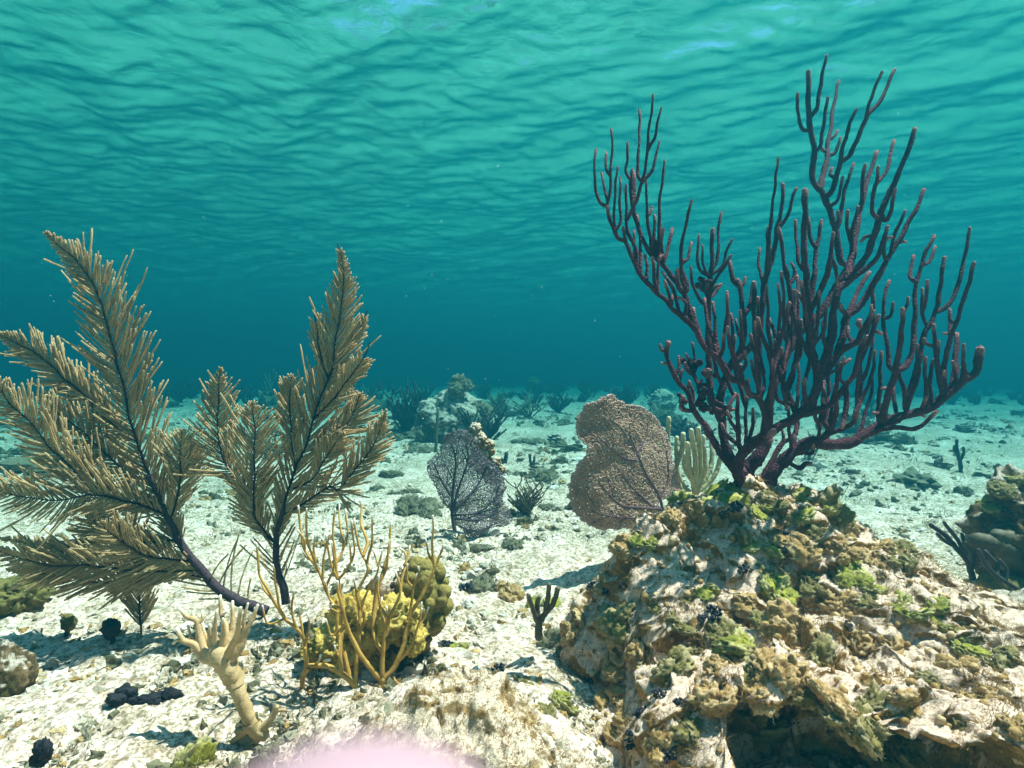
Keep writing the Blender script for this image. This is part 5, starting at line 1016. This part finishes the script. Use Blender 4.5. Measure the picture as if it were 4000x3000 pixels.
# ---- loose stuff: rubble, algae tufts and grit over the seabed
def scatter(N, ylo, yhi, size, seed, dens=None, sub=2, flat=.6, tones=(0, 0, .3, .8), xl=1.05):
    rg = np.random.RandomState(seed); U, T = ico(sub); M = [U*(1+.75*fbm(U[:, 0]*1.7+k*7, U[:, 1]*1.7, U[:, 2]*1.7+k, 3, .7)+.3*ridged(U[:, 0]*2.6+k*3, U[:, 1]*2.6, U[:, 2]*2.6, 2))[:, None]*np.array([1, .7+.3*math.sin(k), 1]) for k in range(12)]
    vs, ts, as_, n = [], [], [], 0
    Y = np.exp(rg.uniform(math.log(ylo), math.log(yhi), N)); X = rg.uniform(-1, 1, N)*Y*xl
    if dens is not None: k = dens(X, Y) > rg.rand(N); X, Y = X[k], Y[k]
    Z = ground(X, Y)
    for x, y, z in zip(X, Y, Z):
        s = rg.uniform(*size)**1*rg.choice([.4, .5, .6, .8, 1, 1.7])*(.55+.45*min(y, 6)); a = rg.uniform(0, 6.28); c, s_ = math.cos(a), math.sin(a)
        V = M[rg.randint(12)]*np.array([s, s*rg.uniform(.5, 1), s*flat*rg.uniform(.6, 1.2)])
        V = V@np.array([[c, -s_, 0], [s_, c, 0], [0, 0, 1]]).T+np.array([x, y, z+s*.1])
        vs.append(V); ts.append(T+n); n += len(V); as_.append(np.full(len(V), rg.choice(tones)))
    return np.concatenate(vs), np.concatenate(ts), np.concatenate(as_)
def stuff(name, sc, mat):
    o = mesh_obj(name, sc[0], sc[1], mat, smooth=False); a = o.data.attributes.new('tone', 'FLOAT', 'POINT'); a.data.foreach_set('value', sc[2].astype(np.float32)); tag(o, kind='stuff'); return o
def patch(x, y): return np.clip(.18+2.4*fbm(x*1.5+5, y*1.1, 2.0, 3), .04, 1)
def patch2(x, y): return np.clip(-.02+2.6*fbm(x*1.2+15, y*.9, 9.0, 3), .015, 1)
PALR = alg_mat('pale_rubble', (.30, .25, .17), (.62, .55, .44), (.75, .68, .58))
stuff('pale_rubble', scatter(8500, .85, 14, (.0045, .012), 1, patch), PALR)
stuff('dark_rubble', scatter(15000, .85, 18, (.0028, .010), 2, patch2, flat=.8), GRY)
stuff('reef_patches', scatter(900, 3.6, 20, (.016, .040), 14, patch2, sub=3, flat=.55), GRY)
stuff('brown_rubble', scatter(7000, .85, 10, (.003, .008), 3, patch, flat=.8), TUR)
stuff('grit', scatter(22000, .75, 6.5, (.0014, .0036), 4, patch, sub=1), GRY)
rg = np.random.RandomState(9); N = 34000; Yh = np.exp(rg.uniform(math.log(.9), math.log(11), N)); Xh = rg.uniform(-1, 1, N)*Yh*1.0; k = patch2(Xh*1.0, Yh) > rg.rand(N)*.6; Xh, Yh = Xh[k], Yh[k]
V, Q = hairs(np.stack([Xh, Yh, ground(Xh, Yh)], 1), np.tile([0, 0, 1.0], (len(Xh), 1)), rg.uniform(.008, .022, len(Xh))*(.5+.4*np.minimum(Yh, 6)), rg.uniform(.0006, .0012, len(Xh))*(.5+.5*np.minimum(Yh, 6)), rg)
o = mesh_obj('sand_turf', V, Q, GRY); tag(o, kind='stuff')
# far bushes that read as one dim fringe under the blue
mb = MB(); r3 = random.Random(8)
for i in range(330):
    y = math.exp(r3.uniform(math.log(10), math.log(28))); x = r3.uniform(-1, 1)*y*.95
    grow(mb, (x, y, gz(x, y)-.03), r3.uniform(.15, .5), r3.uniform(.2, .5), r3.choice([3, 4, 6]), .010+.0010*y, r3, forks=2, k=4)
tag(mb.build('far_sea_rods', DRK), kind='stuff')

# drifting specks in the water
mb = MB(); U, T = ico(1); r4 = random.Random(2)
for i in range(90):
    y = r4.uniform(1.2, 5); x = r4.uniform(-.8, .8)*y; z = CAMH+r4.uniform(-.12, .45)*y
    if z > gz(x, y)+.1 and z < SURF-.3: mb.add(U*r4.uniform(.0008, .0017)*(.5+y*.35)+[x, y, z], T=T, A=.9)
tag(mb.build('drifting_specks', PALR), kind='stuff')

# ---- the photographer's fingertip, close to the lens
def hand():
    TD = .027
    tipc = np.array([(1340-2000)/F*TD, TD, CAMH-(2870-1500)/F*TD+.0029])
    d = np.array([.10, -.32, -1.0]); d /= np.linalg.norm(d)
    Jt = {}
    verts, edges, rad = [], [], []
    def v(p, r): verts.append(tuple(p)); rad.append(r); return len(verts)-1
    def chain(a, pts):
        for p, r in pts: b_ = v(p, r); edges.append((a, b_)); a = b_
        return a
    kn = tipc+d*.082                                        # index knuckle
    palm = kn+d*.045+np.array([.022, -.004, 0]); wrist = palm+d*.060+np.array([.01, -.02, 0]); arm = wrist+d*.14+np.array([.03, -.05, 0])
    r = v(palm, .024)
    chain(r, [(wrist, .024), (arm, .033)])
    chain(r, [(kn, .0125), (tipc+d*.050, .0092), (tipc+d*.043, .0094), (tipc+d*.022, .0082), (tipc+d*.002, .0076)])
    cr = np.array([1.0, .05, 0])
    for i, (off, ln, zz) in enumerate(((.021, .040, .004), (.041, .037, .000), (.059, .030, -.008))):   # the other fingers are curled towards the palm
        k0 = kn+cr*off+d*(.002+.004*i); p1 = k0+np.array([.002, .030, -.012])*(ln/.04); p2 = p1+np.array([0, .004, -.026])*(ln/.04); p3 = p2+np.array([0, -.018, -.010])*(ln/.04)
        chain(r, [(k0, .0118), (p1, .0090), (p2, .0084), (p3, .0074)])
    tb = palm+np.array([-.030, .006, .010]); chain(r, [(tb, .0125), (tb+np.array([-.018, .016, .024]), .0098), (tb+np.array([-.020, .026, .046]), .0085), (tb+np.array([-.017, .030, .060]), .0070)])
    me = bpy.data.meshes.new('hand'); o_ = np.array(wrist)
    me.from_pydata([tuple(np.array(p)-o_) for p in verts], edges, []); me.update()
    o = bpy.data.objects.new('hand', me); COL.objects.link(o); o.location = o_
    sk = o.modifiers.new('skin', 'SKIN'); sk.use_smooth_shade = True
    for i, q in enumerate(me.skin_vertices[0].data): q.radius = (rad[i], rad[i]); q.use_root = (i == 0)
    ss = o.modifiers.new('sub', 'SUBSURF'); ss.levels = 2; ss.render_levels = 2
    m, nt, b = mat_new('skin'); n = tex(nt, 'noise', 60, 4); c = ramp(nt, n.outputs[0], [(.3, (.215, .175, .195)), (.7, (.255, .205, .23))]); link(nt, c, b, 'Base Color')
    b.inputs['Subsurface Weight'].default_value = .15; b.inputs['Subsurface Radius'].default_value = (.01, .004, .003); b.inputs['Roughness'].default_value = .5
    me.materials.append(m)
    tag(o, 'blurred pink fingertip of a hand at the bottom edge, right against the lens', 'hand')
hand()

GROUPS = {'sea_plume': 'feathery sea plumes', 'sea_fan': 'sea fans', 'fire_coral': 'branching fire corals', 'ball_algae': 'stalked algae balls on the left sand', 'algae_clump': 'dull algae clumps on the seabed', 'reef_rock': 'rocks and boulders of the reef',
          'green_algae': 'green algae tufts', 'olive_algae': 'green algae tufts', 'brown_algae': 'brown algae clumps', 'black_sponge': 'black knob clusters', 'coral_rubble': 'pieces of coral rubble', 'sea_rod': 'sea rods', 'dark_lump': 'dark lumps at the left edge of the sand'}
for o in bpy.data.objects:
    g = GROUPS.get(o.name.split('.')[0])
    if o.parent is None and g and 'category' in o: o['group'] = g
